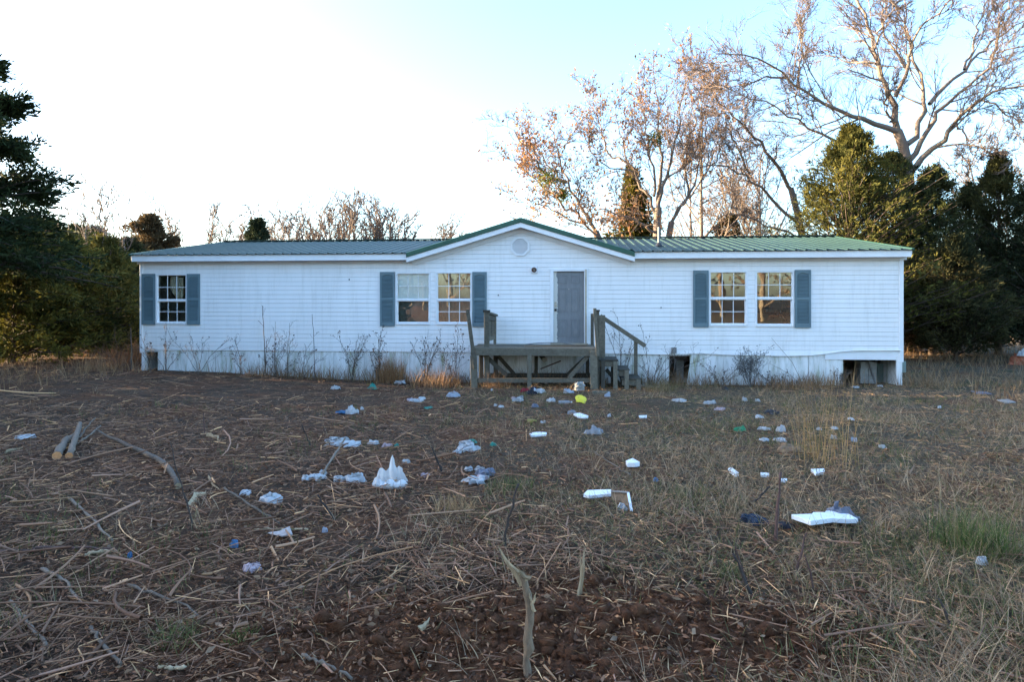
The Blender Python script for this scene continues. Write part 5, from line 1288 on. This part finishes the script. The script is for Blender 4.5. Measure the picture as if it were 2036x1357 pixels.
for (label, mt, pts, r0, r1) in [
    ('dark bare stem leaning right behind the broken stub', 'darkstem', [(1001, 1100), (1008, 1045), (1020, 1000), (1031, 963)], .011, .007),
    ('short dark stem leaning left of the crumpled white heap', 'darkstem', [(879, 945), (870, 915), (858, 890)], .013, .008),
    ('dark stem leaning left near the right foreground, forked at the ground', 'darkstem', [(1494, 1192), (1480, 1150), (1457, 1102)], .012, .006),
    ('second dark stem crossing beside the right foreground stem', 'redstem', [(1488, 1165), (1472, 1120), (1462, 1085)], .007, .004),
    ('reddish upright stem in front of the dark cloth', 'redstem', [(1543, 1085), (1545, 1030), (1550, 975), (1552, 940)], .014, .008),
    ('thin reddish stem leaning right below the white foam sheet', 'redstem', [(1580, 1146), (1592, 1105), (1604, 1060)], .010, .005),
    ('dark thin stem bending at the right end of the foam sheet', 'redstem', [(1617, 1182), (1612, 1140), (1600, 1105)], .008, .004),
    ('dark diagonal stem left of the dark cloth', 'darkstem', [(1491, 1006), (1508, 990), (1531, 968)], .011, .008),
    ('thin upright stem at the lower right', 'darkstem', [(1890, 1255), (1878, 1210), (1866, 1190)], .009, .005),
    ('straw coloured upright stem behind the green tuft at right', 'palewood', [(1870, 1040), (1869, 970), (1868, 920)], .006, .003),
    ('thin dark stem in the middle of the twig field', 'darkstem', [(385, 1050), (372, 1000), (352, 940), (338, 880)], .008, .004),
    ('short dark stem near the left crumpled paper', 'darkstem', [(670, 1040), (652, 1015), (632, 985)], .010, .006),
    ('upright dark stem left of the blue and white bag', 'darkstem', [(618, 890), (610, 870), (600, 845)], .012, .007),
    ('thin upright stem standing in the left yard', 'redstem', [(407, 868), (406, 845), (405, 822)], .010, .006)]:
    g_ = G(*pts[0]); Y = g_[1]; P = [g_ - np.array([0, 0, .06])] + [W(px, py, Y + .02 * i) for i, (px, py) in enumerate(pts)]
    stick('dead_weed', label, 'dead weed', P, r0, r1, mt, seed=len(label), group='dead stems standing in the yard')
for (name, label, cat, pts, r0, r1, mt, ends) in [
    ('log', 'thick log with an orange cut end, left one of the two logs', 'log', [(113, 918, .06), (126, 895, .07), (150, 875, .06)], .055, .042, 'stickbark', 'cutend'),
    ('log', 'pale log propped against the thick one, right of the two logs', 'log', [(137, 916, .05), (150, 888, .10), (159, 862, .13)], .036, .030, 'stickbark', 'cutend'),
    ('branch', 'long curved grey branch with a broken pale end right of the logs', 'branch', [(354, 975, .03), (343, 948, .05), (320, 927, .06), (262, 898, .05), (225, 883, .06), (195, 872, .10)], .035, .012, 'stickbark', 'palewood'),
    ('branch', 'thin branch sticking up behind the two logs', 'branch', [(150, 885, .02), (172, 868, .12), (190, 860, .2)], .016, .008, 'stickbark', None),
    ('branch', 'second thin branch fanning out behind the logs', 'branch', [(152, 888, .02), (182, 878, .10), (200, 866, .13)], .014, .007, 'stickbark', None),
    ('stick', 'grey stick lying diagonally at the lower left edge', 'stick', [(20, 1205, .02), (55, 1250, .02), (94, 1296, .02)], .012, .009, 'stickbark', None),
    ('stick', 'bent stick left of the middle of the twig field', 'stick', [(82, 1138, .02), (130, 1168, .04), (159, 1208, .02)], .012, .007, 'stickbark', None),
    ('stick', 'long stick lying at the bottom edge left of centre', 'stick', [(600, 1310, .015), (645, 1332, .02), (700, 1362, .02)], .011, .008, 'stickbark', None),
    ('stick', 'curved stick in the lower left beside the green tuft', 'stick', [(180, 1258, .02), (205, 1300, .03), (240, 1333, .02)], .010, .007, 'stickbark', None),
    ('stick', 'long thin stick across the lower left with a kinked end', 'stick', [(255, 1172, .02), (310, 1195, .03), (372, 1218, .03), (396, 1238, .02)], .010, .006, 'stickbark', None),
    ('stick', 'slanting grey stick in the middle of the twig field', 'stick', [(136, 998, .03), (180, 1040, .05), (224, 1082, .02)], .012, .008, 'stickbark', None),
    ('stick', 'brown stick slanting left of the two-lobed white bag', 'stick', [(632, 965, .02), (660, 928, .08), (686, 898, .16)], .014, .009, 'stickbark', None),
    ('stick', 'thin branch lying below the white bags, pointing down right', 'stick', [(446, 985, .06), (500, 1020, .05), (556, 1050, .03)], .012, .006, 'stickbark', None),
    ('stick', 'long thin stick lying across the right half of the yard', 'stick', [(1255, 955, .04), (1225, 938, .05), (1180, 912, .08)], .008, .005, 'stickbark', None),
    ('stick', 'long straight stick lying low along the left twig field', 'stick', [(0, 1108, .03), (120, 1100, .04), (230, 1103, .03)], .011, .007, 'redstem', None),
    ('stick', 'pale torn stick pointing at the grey cardboard piece', 'stick', [(505, 1058, .02), (560, 1060, .02), (612, 1062, .03)], .009, .007, 'palewood', None),
    ('stick', 'pale stick in the twig field left of the blue scraps', 'stick', [(168, 1112, .02), (200, 1108, .03), (234, 1104, .02)], .013, .009, 'palewood', None),
    ('stick', 'small bare stick lying at the bottom of the lower left', 'stick', [(316, 1337, .02), (345, 1341, .02), (371, 1340, .02)], .010, .008, 'palewood', None)]:
    P = [on(px, py, z_) for (px, py, z_) in pts]
    stick(name, label, cat, P, r0, r1, mt, seed=len(label) * 3, ends=ends, n=14)
for (label, a, b, w, s_) in [('long pale wood chip lying right of the curved branch', (372, 1015), (408, 980), .10, 1), ('thin pale wood chip near the centre left of the yard', (415, 868), (440, 882), .09, 2), ('pale chip at the left edge beside the logs', (10, 903), (48, 895), .07, 3), ('small pale chip standing in the churned soil', (775, 1162), (796, 1128), .045, 4), ('small cream chip lying left of centre', (745, 1083), (756, 1096), .03, 5), ('pale curled chip in the churned soil near the bottom', (838, 1262), (856, 1240), .035, 6), ('light wood chip above the pale stick', (413, 955), (440, 985), .06, 7)]:
    p1 = on(*a, .015); p2 = on(*b, .03); o_ = empty('wood_chip', p1, 0, label, 'wood chip', 'pale wood chips'); splinter(o_, np.zeros(3), p2 - p1, w, seed=s_ + 20)

# ------------------------------------------------------------------ rubbish
def film(name, c, rough=.35, tr=.35, spec=.5, alpha=1.0):
    m, nt, p, o = mat(name); g = nd(nt, 'ShaderNodeNewGeometry')
    cc = ramp(nt, noise(nt, 14, 4, .6, g.outputs['Position']), [(.3, tuple(x * .86 for x in c)), (.7, c)])
    nt.links.new(cc, p.inputs['Base Color']); p.inputs['Roughness'].default_value = rough; p.inputs['Specular IOR Level'].default_value = spec
    t = nd(nt, 'ShaderNodeBsdfTranslucent'); nt.links.new(cc, t.inputs[0]); mx = nd(nt, 'ShaderNodeMixShader'); mx.inputs[0].default_value = tr
    nt.links.new(p.outputs[0], mx.inputs[1]); nt.links.new(t.outputs[0], mx.inputs[2]); last = mx.outputs[0]
    if alpha < 1:
        tp_ = nd(nt, 'ShaderNodeBsdfTransparent'); m2 = nd(nt, 'ShaderNodeMixShader'); m2.inputs[0].default_value = alpha
        nt.links.new(tp_.outputs[0], m2.inputs[1]); nt.links.new(last, m2.inputs[2]); last = m2.outputs[0]
    bump(nt, p, noise(nt, 38, 4, .6, g.outputs['Position']), .5, .01)
    nt.links.new(last, o.inputs[0]); return m
PM = {'white': film('white_plastic', (.68, .70, .72)), 'grey': film('greyish_film', (.58, .585, .59)), 'clear': film('clear_plastic', (.5, .52, .56), .2, .4, .6, .6), 'teal': film('teal_plastic', (.05, .36, .29)), 'blue': film('blue_plastic', (.08, .24, .45)),
      'pale_blue': film('pale_blue_plastic', (.50, .55, .64)), 'pink': film('pinkish_paper', (.58, .46, .50)), 'black': film('black_plastic', (.022, .024, .03), .45, .05), 'yellow': simple('yellow_plastic', (.70, .58, .03), .4, .06, 5), 'mustard': film('mustard_wrapper', (.42, .32, .06)), 'green': film('green_plastic', (.04, .33, .15)),
      'red': film('red_cloth', (.30, .03, .045), .9, .1, .2), 'dark': film('dark_cloth', (.035, .035, .045), .9, .1, .2), 'foam': simple('white_foam', (.78, .80, .82), .7, .05, 12), 'slate': film('grey_blue_plastic', (.15, .17, .23), .5, .15), 'card': simple('weathered_card', (.36, .31, .29), .9, .15, 9), 'brown': simple('brown_backing', (.19, .12, .07), .9, .2, 9), 'navy': film('dark_blue_cloth', (.03, .045, .075), .8, .1, .2), 'tan': simple('tan_board', (.27, .25, .23), .9, .15, 5), 'rusty': simple('rust_red_metal', (.32, .085, .035), .7, .2, 4)}
def crumple_geo(w, d, h, seed, n=13, ragged=.35):
    rr_ = np.random.default_rng(seed); nr, na = 7, 20; v = [(0, 0, h * rr_.uniform(.3, .6))]; f = []
    ang = np.arange(na) * 2 * math.pi / na
    rim = 1 - ragged * rr_.random(na); ox, oy = rr_.random(2) * 50
    for i in range(1, nr + 1):
        q = i / nr
        for k in range(na):
            x = math.cos(ang[k]) * q * rim[k]; y = math.sin(ang[k]) * q * rim[k]
            nz = float(vnoise(x * 2.6 + ox, y * 2.6 + oy, seed)) ; rg = abs(float(vnoise(x * 4.6 + ox, y * 4.6 + oy, seed + 1)) - .5) * 2
            z = h * (1 - q ** 5) * (.18 + .62 * nz + .55 * (1 - rg) ** 1.5 * nz) + .010 * (i < nr) - .012 * (i == nr)
            j = .10 * (1 - .4 * q)
            v.append(((x + rr_.normal(0, j)) * w / 2, (y + rr_.normal(0, j)) * d / 2, max(z, -.01)))
    f += [(0, 1 + k, 1 + (k + 1) % na) for k in range(na)]
    for i in range(nr - 1):
        a = 1 + i * na; f += [(a + k, a + na + k, a + na + (k + 1) % na, a + (k + 1) % na) for k in range(na)]
    return v, f
def place(px, py, w_px, h_px):
    g_ = G(px, py); s = FPX / g_[1]; return g_, w_px / s, h_px / s
def crumple(label, px, py, w_px, h_px, mt, seed, name='plastic_bag', cat='plastic bag', group=None, depth=None, flat=False, ragged=.5):
    g_, w, h = place(px, py, w_px, h_px); tilt_ = EYE / g_[1] * .8
    d = depth or (min(1.2 * h / max(tilt_, .05), w * 1.1) if flat else w * .7)
    w *= 1.08; d *= 1.0; hh = h * (.28 if flat else .55); g_ = g_ + np.array([0, d * .34, 0]); g_[2] = float(T(g_[0], g_[1])) + .022
    v, f = crumple_geo(w, d, max(hh, .02), seed, ragged=ragged); o_ = MB().add(v, f).build(name, PM[mt], None, g_)
    for p_ in o_.data.polygons: p_.use_smooth = seed % 4 == 0
    return tag(o_, label, cat, group)
def pile(label, pieces, name='rubbish_heap', cat='rubbish heap', group='heaps of torn plastic in the yard'):
    g0 = G(pieces[0][0], pieces[0][1]); o_ = empty(name, g0, 0, label, cat, group)
    for i, (px, py, w_px, h_px, mt, seed) in enumerate(pieces):
        g_, w, h = place(px, py, w_px, h_px); d = min(w * 1.0, 1.3 * h / (EYE / g_[1])); g_ = g_ + np.array([0, d * .3, 0]); g_[2] = float(T(g_[0], g_[1])) + .025
        v, f = crumple_geo(w * 1.08, d * 1.1, max(h * .42, .025), seed, ragged=.6); q_ = MB().add(v, f).build('scrap', PM[mt], o_, g_ - g0)
        q_.rotation_euler = (0, 0, seed * 1.3)
        for p_ in q_.data.polygons: p_.use_smooth = seed % 2 == 0
    return o_
# the upright white carrier bag
g_, w, h = place(772, 974, 66, 64); rr_ = np.random.default_rng(8)
TOPX = [-1, -.88, -.74, -.64, -.52, -.38, -.22, -.08, .0, .08, .16, .24, .34, .46, .56, .68, .82, .93, 1]
TOPZ = [.14, .30, .54, .60, .57, .50, .52, .62, .88, 1.0, .98, .80, .60, .62, .66, .58, .46, .30, .14]
nx_, v, f = 46, [], []
prof_n = 13; D = w * .62
for i in range(nx_ + 1):
    X = -1 + 2 * i / nx_; tz = float(np.interp(X, TOPX, TOPZ)) * h; e = math.sqrt(max(.02, 1 - (abs(X) * .97) ** 2.6))
    fo = .04 * math.sin(X * 11) + .02 * math.sin(X * 23 + 1)
    lip = h * (.27 + .05 * math.sin(X * 9 + 1)) * (.55 + .45 * e)
    pr = [(.12 + fo, tz), (.20 + fo * 1.2, tz * .72), (.30 + fo, tz * .42), (.46, .16 * h), (.48, .06 * h), (.36, 0), (0, -.004), (-.42, 0), (-.60, .06 * h), (-.62, .15 * h), (-.46 + fo, lip), (-.30 + fo, lip * .96), (-.16, lip * .7)]
    for (yy, zz) in pr:
        wx = X * w / 2 * (1.06 if .02 * h < zz < .3 * h else .96 if zz < .6 * h else .96)
        v.append((wx + rr_.normal(0, .003), yy * D * e + rr_.normal(0, .004), max(zz + rr_.normal(0, .0015), -.004)))
for i in range(nx_):
    f += [(i * prof_n + k, i * prof_n + k + 1, (i + 1) * prof_n + k + 1, (i + 1) * prof_n + k) for k in range(prof_n - 1)]
bagm = film('white_bag_film', (.88, .88, .88), .4, .3)
o_ = MB().add(v, f).build('plastic_bag', bagm, None, g_ + np.array([0, .1, -.005]))
for p_ in o_.data.polygons: p_.use_smooth = True
tag(o_, 'large white plastic carrier bag standing upright with its handles in the air', 'plastic bag')
BG = 'bags and wrappers scattered on the yard'
for i, (label, px, py, w, h, mt, fl) in enumerate([
    ('small pale grey bag left of the teal bag below the left wall', 666, 776, 20, 11, 'grey', 0), ('crumpled teal green bag below the left pair of windows', 740, 776, 23, 16, 'teal', 0), ('round pale bag right of the teal bag', 794, 765, 29, 14, 'grey', 0),
    ('bluish clear bag heaped against the porch left front post', 921, 762, 30, 26, 'clear', 0), ('pale bag lying left of the porch in the dirt', 902, 792, 30, 14, 'pale_blue', 0),
    ('long crumpled white bag leaning over a blue scrap', 697, 826, 32, 25, 'white', 0), ('bright blue plastic scrap beside the long white bag', 676, 825, 26, 9, 'blue', 1), ('tiny white scrap right of the long white bag', 719, 817, 9, 6, 'white', 0),
    ('white scrap between two torn heaps in the left yard', 741, 886, 24, 11, 'white', 0), ('pinkish white wrapper right of the torn white heap', 769, 892, 22, 9, 'pink', 0), ('small teal scrap right of the pinkish wrapper', 788, 892, 12, 7, 'teal', 0),
    ('small teal-white scrap right of the large shredded heap', 981, 890, 15, 8, 'teal', 0), ('two-lobed white bag left of the upright carrier bag', 703, 964, 48, 27, 'white', 0), ('pale greenish bag tucked against the two-lobed white bag', 676, 962, 34, 17, 'grey', 0),
    ('small white scrap between carrier bag and crumpled heap', 845, 953, 20, 9, 'pink', 0), ('grey film scrap above the upright carrier bag', 806, 925, 18, 6, 'grey', 1), ('crumpled white plastic strip in the left foreground', 535, 1006, 58, 22, 'white', 0), ('small white tatter left of the crumpled strip', 484, 990, 30, 9, 'white', 1),
    ('small blue wrapper in the left twig field', 463, 1094, 22, 14, 'blue', 0), ('tiny blue scrap farther left in the twig field', 257, 1115, 11, 7, 'blue', 0), ('pink and white scrap in the left foreground', 497, 1142, 42, 11, 'pink', 1), ('white sheet lying alone near the left edge', 40, 876, 40, 9, 'white', 1),
    ('tiny bluish scrap right of the grey card', 646, 1064, 14, 6, 'pale_blue', 0), ('crumpled white scrap in front of the porch', 1096, 801, 19, 13, 'white', 0), ('bluish white bag under the porch right half', 1131, 784, 24, 13, 'pale_blue', 0), ('blue and white wrapper at the porch right post', 1209, 791, 14, 13, 'pale_blue', 0),
    ('clear crumpled wrap left of the long foam strip', 1137, 826, 22, 11, 'clear', 0), ('mustard yellow wrapper in the middle of the yard', 1057, 842, 23, 6, 'mustard', 1), ('small white tag beside the mustard wrapper', 1080, 844, 14, 5, 'white', 1), ('long crumpled clear bag in the middle of the yard', 1182, 866, 38, 22, 'clear', 0),
    ('pale bag lying near the porch steps', 1355, 802, 34, 11, 'grey', 1), ('whitish bag right of the pale bag by the steps', 1413, 806, 30, 10, 'grey', 0), ('small pale bag by the right skirting', 1482, 800, 13, 11, 'grey', 0), ('tiny white scrap right of the small pale bag', 1507, 800, 12, 7, 'white', 0), ('red and white wrapper in the right yard', 1435, 818, 27, 8, 'pink', 1),
    ('black plastic lying flat in the right yard', 1537, 826, 40, 12, 'black', 0), ('small white scrap left of the flat black plastic', 1512, 834, 19, 8, 'white', 0), ('bright green bag in the right yard', 1472, 860, 25, 14, 'green', 0), ('white tatter right of the bright green bag', 1522, 857, 28, 8, 'white', 1), ('crumpled white wrapper farther right of the green bag', 1554, 861, 20, 19, 'white', 0),
    ('thin white tatter below the green bag', 1522, 880, 22, 6, 'white', 1), ('longer white tatter right of the thin one', 1556, 881, 30, 6, 'white', 1), ('small white scrap right of the tall yellow grass', 1695, 838, 16, 5, 'white', 1), ('pale scrap in the tall yellow grass', 1630, 858, 11, 6, 'grey', 0), ('white scrap behind the tall yellow grass', 1662, 857, 16, 6, 'white', 1),
    ('small pale wrapper at the foot of the yellow grass', 1658, 876, 13, 9, 'grey', 0), ('pale blue scrap right of the yellow grass', 1700, 881, 15, 11, 'pale_blue', 0), ('grey scrap in the brown grass at right', 1758, 894, 17, 6, 'grey', 1), ('tiny white scrap far out in the right field', 1869, 814, 8, 5, 'white', 0), ('tiny blue scrap in the mid yard', 1304, 962, 12, 6, 'blue', 0), ('thin teal wrapper lying in the mid left yard', 850, 815, 18, 6, 'teal', 1),
    ('tiny white ball of paper right of the foam strip', 1211, 831, 9, 7, 'white', 0), ('white folded scrap lying near the right edge of the foreground', 1956, 1131, 24, 20, 'white', 0), ('black bag by the skirting right of the gap', 1442, 778, 14, 12, 'black', 0), ('pale scrap in front of the big gap', 1706, 774, 18, 4, 'grey', 1), ('white scrap right of the pale one before the big gap', 1752, 771, 12, 4, 'white', 1),
    ('blue grey litter piece left of the yellow lid', 1064, 812, 18, 10, 'slate', 0), ('tiny white scrap left of the porch', 978, 779, 6, 5, 'white', 0), ('white paper bit lying in front of the porch left half', 996, 812, 13, 6, 'white', 1), ('pale curl of paper beside that white bit', 985, 810, 8, 7, 'white', 0)]):
    crumple(label, px, py, w, h, mt, 200 + i, group=BG, flat=bool(fl), name='plastic_scrap' if w < 20 else 'plastic_bag', cat='plastic scrap' if w < 20 else 'plastic bag')
pile('heap of shredded pinkish white paper left of the porch', [(827, 801, 34, 8, 'white', 1), (815, 799, 16, 8, 'pink', 2), (838, 797, 16, 9, 'white', 3)])
pile('torn heap of grey film and white plastic in the left yard', [(663, 886, 60, 18, 'grey', 4), (682, 892, 60, 14, 'white', 5), (652, 882, 22, 12, 'clear', 6), (700, 889, 36, 7, 'white', 7)])
pile('large heap of shredded white plastic in the middle left yard', [(926, 901, 50, 20, 'white', 8), (930, 889, 40, 12, 'grey', 9), (908, 906, 22, 9, 'white', 10), (940, 885, 20, 7, 'teal', 11), (945, 898, 22, 10, 'white', 12)])
pile('ragged white shreds left of the pale greenish bag', [(626, 958, 40, 12, 'white', 13), (606, 960, 22, 7, 'white', 14), (640, 948, 22, 8, 'grey', 15)])
pile('crumpled white heap with a dark grey sheet behind it', [(948, 966, 58, 12, 'white', 16), (964, 951, 44, 17, 'slate', 17), (932, 941, 20, 11, 'white', 18), (952, 940, 24, 8, 'grey', 19), (958, 960, 30, 10, 'pink', 20)])
pile('heap of dark, red and white clothes in front of the porch', [(1056, 786, 30, 12, 'dark', 21), (1044, 782, 20, 14, 'red', 22), (1071, 784, 30, 16, 'white', 23), (1062, 779, 18, 12, 'navy', 24)], 'clothes_heap', 'clothes heap', None)
pile('mixed grey and pink rubbish left of the clothes heap', [(1030, 800, 28, 12, 'grey', 25), (1022, 797, 14, 7, 'pink', 26), (1036, 795, 12, 12, 'clear', 27)])
# rigid pieces
def slab(label, pts, th, mt, name='foam_piece', cat='foam piece', group='white foam pieces on the yard', lift=.01, tilt=None):
    P = np.array([G(px, py) for px, py in pts]); b = P.mean(0); z = b[2] + lift; n = len(P)
    v = [(p[0] - b[0], p[1] - b[1], p[2] - b[2]) for p in P] + [(p[0] - b[0], p[1] - b[1], p[2] - b[2] + th) for p in P]
    f = [tuple(range(n - 1, -1, -1)), tuple(range(n, 2 * n))] + [(i, (i + 1) % n, n + (i + 1) % n, n + i) for i in range(n)]
    o_ = MB().add(v, f).build(name, PM[mt], None, (b[0], b[1], z), bevel=.003)
    if tilt: o_.rotation_euler = tilt
    return tag(o_, label, cat, group)
slab('long narrow white foam strip right of the clear wrap', [(1140, 828), (1152, 826), (1170, 832), (1168, 835), (1150, 834)], .03, 'foam')
slab('narrow white foam strip in the middle of the yard', [(1052, 867), (1070, 865), (1087, 866), (1086, 870), (1056, 872)], .03, 'foam')
slab('short white foam strip right of the tiny paper ball', [(1270, 831), (1286, 830), (1286, 834), (1271, 834)], .025, 'foam')
slab('bent white foam piece in the centre right yard', [(1244, 930), (1258, 924), (1272, 932), (1262, 934), (1248, 934)], .05, 'foam', lift=.02)
slab('slanting white foam bar in the right grass', [(1447, 941), (1454, 939), (1469, 949), (1463, 953)], .035, 'foam')
slab('small white foam bar right of the slanting one', [(1512, 948), (1529, 949), (1529, 953), (1513, 952)], .03, 'foam')
slab('thin white foam bar below the small one', [(1550, 959), (1565, 959), (1565, 963), (1551, 963)], .025, 'foam')
slab('flat white foam piece beside the brown grass at right', [(1612, 941), (1640, 940), (1638, 946), (1622, 951)], .03, 'foam')
fs = slab('large snapped white foam sheet lying in the right foreground', [(1573, 1050), (1614, 1046), (1616, 1041), (1640, 1039), (1642, 1034), (1676, 1031), (1706, 1055), (1684, 1057), (1655, 1056), (1612, 1068)], .035, 'foam', 'foam_sheet', 'foam sheet', None, .05, (R(-4), R(3), 0))
slab('grey board lying far out in the right field', [(1930, 780), (1960, 782), (1972, 786), (1942, 786)], .02, 'slate', 'board', 'board', None)
slab('tan board lying in the right field near the edge', [(1981, 798), (2004, 797), (2020, 803), (1998, 805)], .02, 'tan', 'board', 'board', None)
slab('beige three-cornered card in the left foreground', [(532, 1071), (556, 1068), (576, 1058), (582, 1074), (560, 1078)], .012, 'card', 'cardboard', 'cardboard', None, .03)
# broken moulding: white strip, brown back, torn corner
g_ = G(1200, 1000); o_ = empty('broken_moulding', g_, 0, 'broken white moulding with a brown torn corner in the middle foreground', 'moulding')
def gl_(px, py, up): return G(px, py) + np.array([0, 0, up]) - g_
v = [gl_(1160, 996, .03), gl_(1172, 1000, .03), gl_(1215, 1000, .05), gl_(1215, 993, .06), gl_(1168, 992, .05)]; v = v + [p_ + np.array([0, 0, .025]) for p_ in v]; n = 5
MB().add(v, [(4, 3, 2, 1, 0), (5, 6, 7, 8, 9)] + [(i, (i + 1) % n, n + (i + 1) % n, n + i) for i in range(n)]).build('white_strip', PM['foam'], o_)
a, b, c = gl_(1216, 996, .075), gl_(1250, 1008, .1), gl_(1256, 1020, .015)
v = [gl_(1215, 1001, .04), gl_(1235, 1006, .02), gl_(1253, 1021, .0), gl_(1249, 1003, .09), gl_(1217, 996, .075)]; v = v + [p_ + np.array([.004, .012, .014]) for p_ in v]
MB().add(v, [(4, 3, 2, 1, 0), (5, 6, 7, 8, 9)] + [(i, (i + 1) % n, n + (i + 1) % n, n + i) for i in range(n)]).build('torn_corner', PM['brown'], o_)
MB().beam(gl_(1249, 1004, .10), gl_(1256, 1021, .01), .02, .012).build('white_edge', PM['foam'], o_)
MB().beam(gl_(1217, 997, .085), gl_(1249, 1004, .105), .02, .010).build('brown_edge', PM['tan'], o_)
v, f = crumple_geo(.11, .1, .05, 5, ragged=.3); MB().add(v, f).build('white_flap', PM['white'], o_, gl_(1238, 1015, .0))
crumple('grey-blue plastic sheet standing crumpled behind the foam sheet', 1682, 1042, 56, 46, 'slate', 301, 'plastic_sheet', 'plastic sheet', None, .22)
crumple('loose tail of the grey-blue plastic at its right', 1706, 1046, 30, 14, 'slate', 302, 'plastic_sheet', 'plastic sheet', None, .15)
crumple('dark blue cloth lying left of the foam sheet', 1505, 1049, 54, 20, 'navy', 303, 'cloth', 'cloth', None, .25)
crumple('dark scrap peeping from under the foam sheet', 1568, 1056, 34, 8, 'dark', 304, 'cloth', 'cloth', None, .12)
crumple('dark heap of soil and rags in the right yard', 1585, 905, 60, 20, 'brown', 305, 'rag_heap', 'rag heap', None, .5)
# clear bottle
g_ = G(1123, 804); o_ = empty('plastic_bottle', g_ + np.array([0, 0, .035]), R(4), 'clear plastic bottle lying left of the yellow lid', 'bottle')
prof = [(-.12, .0), (-.12, .03), (-.10, .034), (-.05, .032), (0, .034), (.05, .032), (.07, .034), (.10, .02), (.115, .012), (.13, .012), (.13, 0)]
v = []; f = []; na = 14
for x_, r_ in prof: v += [(x_, math.cos(2 * math.pi * k / na) * r_, math.sin(2 * math.pi * k / na) * r_) for k in range(na)]
for i in range(len(prof) - 1): f += [(i * na + k, i * na + (k + 1) % na, (i + 1) * na + (k + 1) % na, (i + 1) * na + k) for k in range(na)]
MB().add(v, f).build('bottle_body', PM['clear'], o_); MB().cyl((.118, 0, 0), (.142, 0, 0), .015, n=12).build('cap', PM['foam'], o_)
# yellow lid with two tabs
g_ = G(1156, 806); o_ = empty('yellow_lid', g_ + np.array([0, .08, .02]), 0, 'bright yellow plastic lid tipped up on edge in front of the porch', 'lid')
o_.rotation_euler = (R(30), R(10), 0); o_.location.z += .09; o_.scale = (.82, .82, .82)
v = []; f = []; na = 24; rp_ = [(.0, .035), (.06, .035), (.085, .03), (.10, .012), (.125, .008), (.135, .0), (.135, -.012)]
for r_, z_ in rp_: v += [(math.cos(2 * math.pi * k / na) * r_, math.sin(2 * math.pi * k / na) * r_, z_) for k in range(na)]
for i in range(len(rp_) - 1): f += [(i * na + k, i * na + (k + 1) % na, (i + 1) * na + (k + 1) % na, (i + 1) * na + k) for k in range(na)]
q_ = MB().add(v, f).build('lid_disc', PM['yellow'], o_)
for p_ in q_.data.polygons: p_.use_smooth = True
for a in (-60, 235):
    x_, y_ = math.cos(R(a)) * .135, math.sin(R(a)) * .135; MB().box(x_ - .035, x_ + .035, y_ - .03, y_ + .01, -.02, .002).build('tab', PM['yellow'], o_, bevel=.006)
for (x_, y_) in ((.05, .07), (-.06, -.02)): MB().box(x_ - .008, x_ + .008, y_ - .008, y_ + .008, .03, .037).build('stain', PM['dark'], o_)
# pale bucket behind the porch post, rubble, stone
g_ = G(929, 760); o_ = empty('bucket', g_ + np.array([0, .15, 0]), 0, 'dirty cream bucket half hidden behind the porch left front post', 'bucket')
v = []; f = []; na = 18; rp_ = [(.0, .0), (.12, 0), (.145, .26), (.155, .27), (.155, .29), (.14, .29), (.115, .02), (0, .02)]
for r_, z_ in rp_: v += [(math.cos(2 * math.pi * k / na) * r_, math.sin(2 * math.pi * k / na) * r_, z_) for k in range(na)]
for i in range(len(rp_) - 1): f += [(i * na + k, i * na + (k + 1) % na, (i + 1) * na + (k + 1) % na, (i + 1) * na + k) for k in range(na)]
MB().add(v, f).build('bucket_body', simple('dirty_cream_plastic', (.42, .40, .33), .6, .25, 9), o_)
V_, F_ = tubes(np.array([[(.155 * math.cos(t_), -.02 - .13 * math.sin(t_), .27 - .12 * math.sin(t_)) for t_ in np.linspace(0, math.pi, 12)]]), np.full((1, 12), .004), 5); link('handle', mesh_np('handle', V_, F_, None, True), M['pipe'], o_)
def rock(label, px, py, w_px, h_px, mt, seed, name='concrete_block', cat='concrete block', group=None, dep=.25, rough=.05):
    rr_ = np.random.default_rng(seed); g_, w, h = place(px, py, w_px, h_px); g_ = g_ + np.array([0, dep * .5, 0]); g_[2] = float(T(g_[0], g_[1])) - .03
    import bmesh
    mb = MB().box(-w / 2, w / 2, -dep / 2, dep / 2, 0, h + .03); me = mb.mesh(name); bm = bmesh.new(); bm.from_mesh(me)
    bmesh.ops.subdivide_edges(bm, edges=bm.edges[:], cuts=3, use_grid_fill=True)
    for v_ in bm.verts: v_.co += Vector(rr_.normal(0, rough * min(w, h, dep) , 3)); v_.co.x *= 1 - .12 * (v_.co.z / (h + .03)); 
    bm.to_mesh(me); bm.free(); o_ = link(name, me, M[mt], None, g_); o_.rotation_euler = (0, 0, rr_.normal(0, .12)); return tag(o_, label, cat, group)
rock('longer sandy block lying at the foot of the left skirting', 654, 743, 44, 10, 'rubble', 1, group='sandy blocks by the skirting')
rock('shorter sandy block right of the longer one by the skirting', 684, 744, 30, 11, 'rubble', 2, group='sandy blocks by the skirting')
rock('round grey stone under the porch right half', 1152, 777, 18, 14, 'concrete', 3, 'stone', 'stone', None, .18, .12)
rock('pale block lying in the narrow gap in the skirting', 1353, 761, 34, 7, 'concrete', 4, group=None)
# things at the far right edge
g_ = W(2030, 742, 21.5); g_[2] = float(T(g_[0], g_[1]))
o_ = empty('scrap_heap', g_, 0, 'rust red scrap with a white bag at the far right edge of the field', 'scrap heap')
v, f = crumple_geo(1.0, .7, .38, 41); MB().add(v, f).build('rusty_sheet', PM['rusty'], o_); v, f = crumple_geo(.4, .3, .2, 42); MB().add(v, f).build('white_bag', PM['white'], o_, (0, -.1, .3))
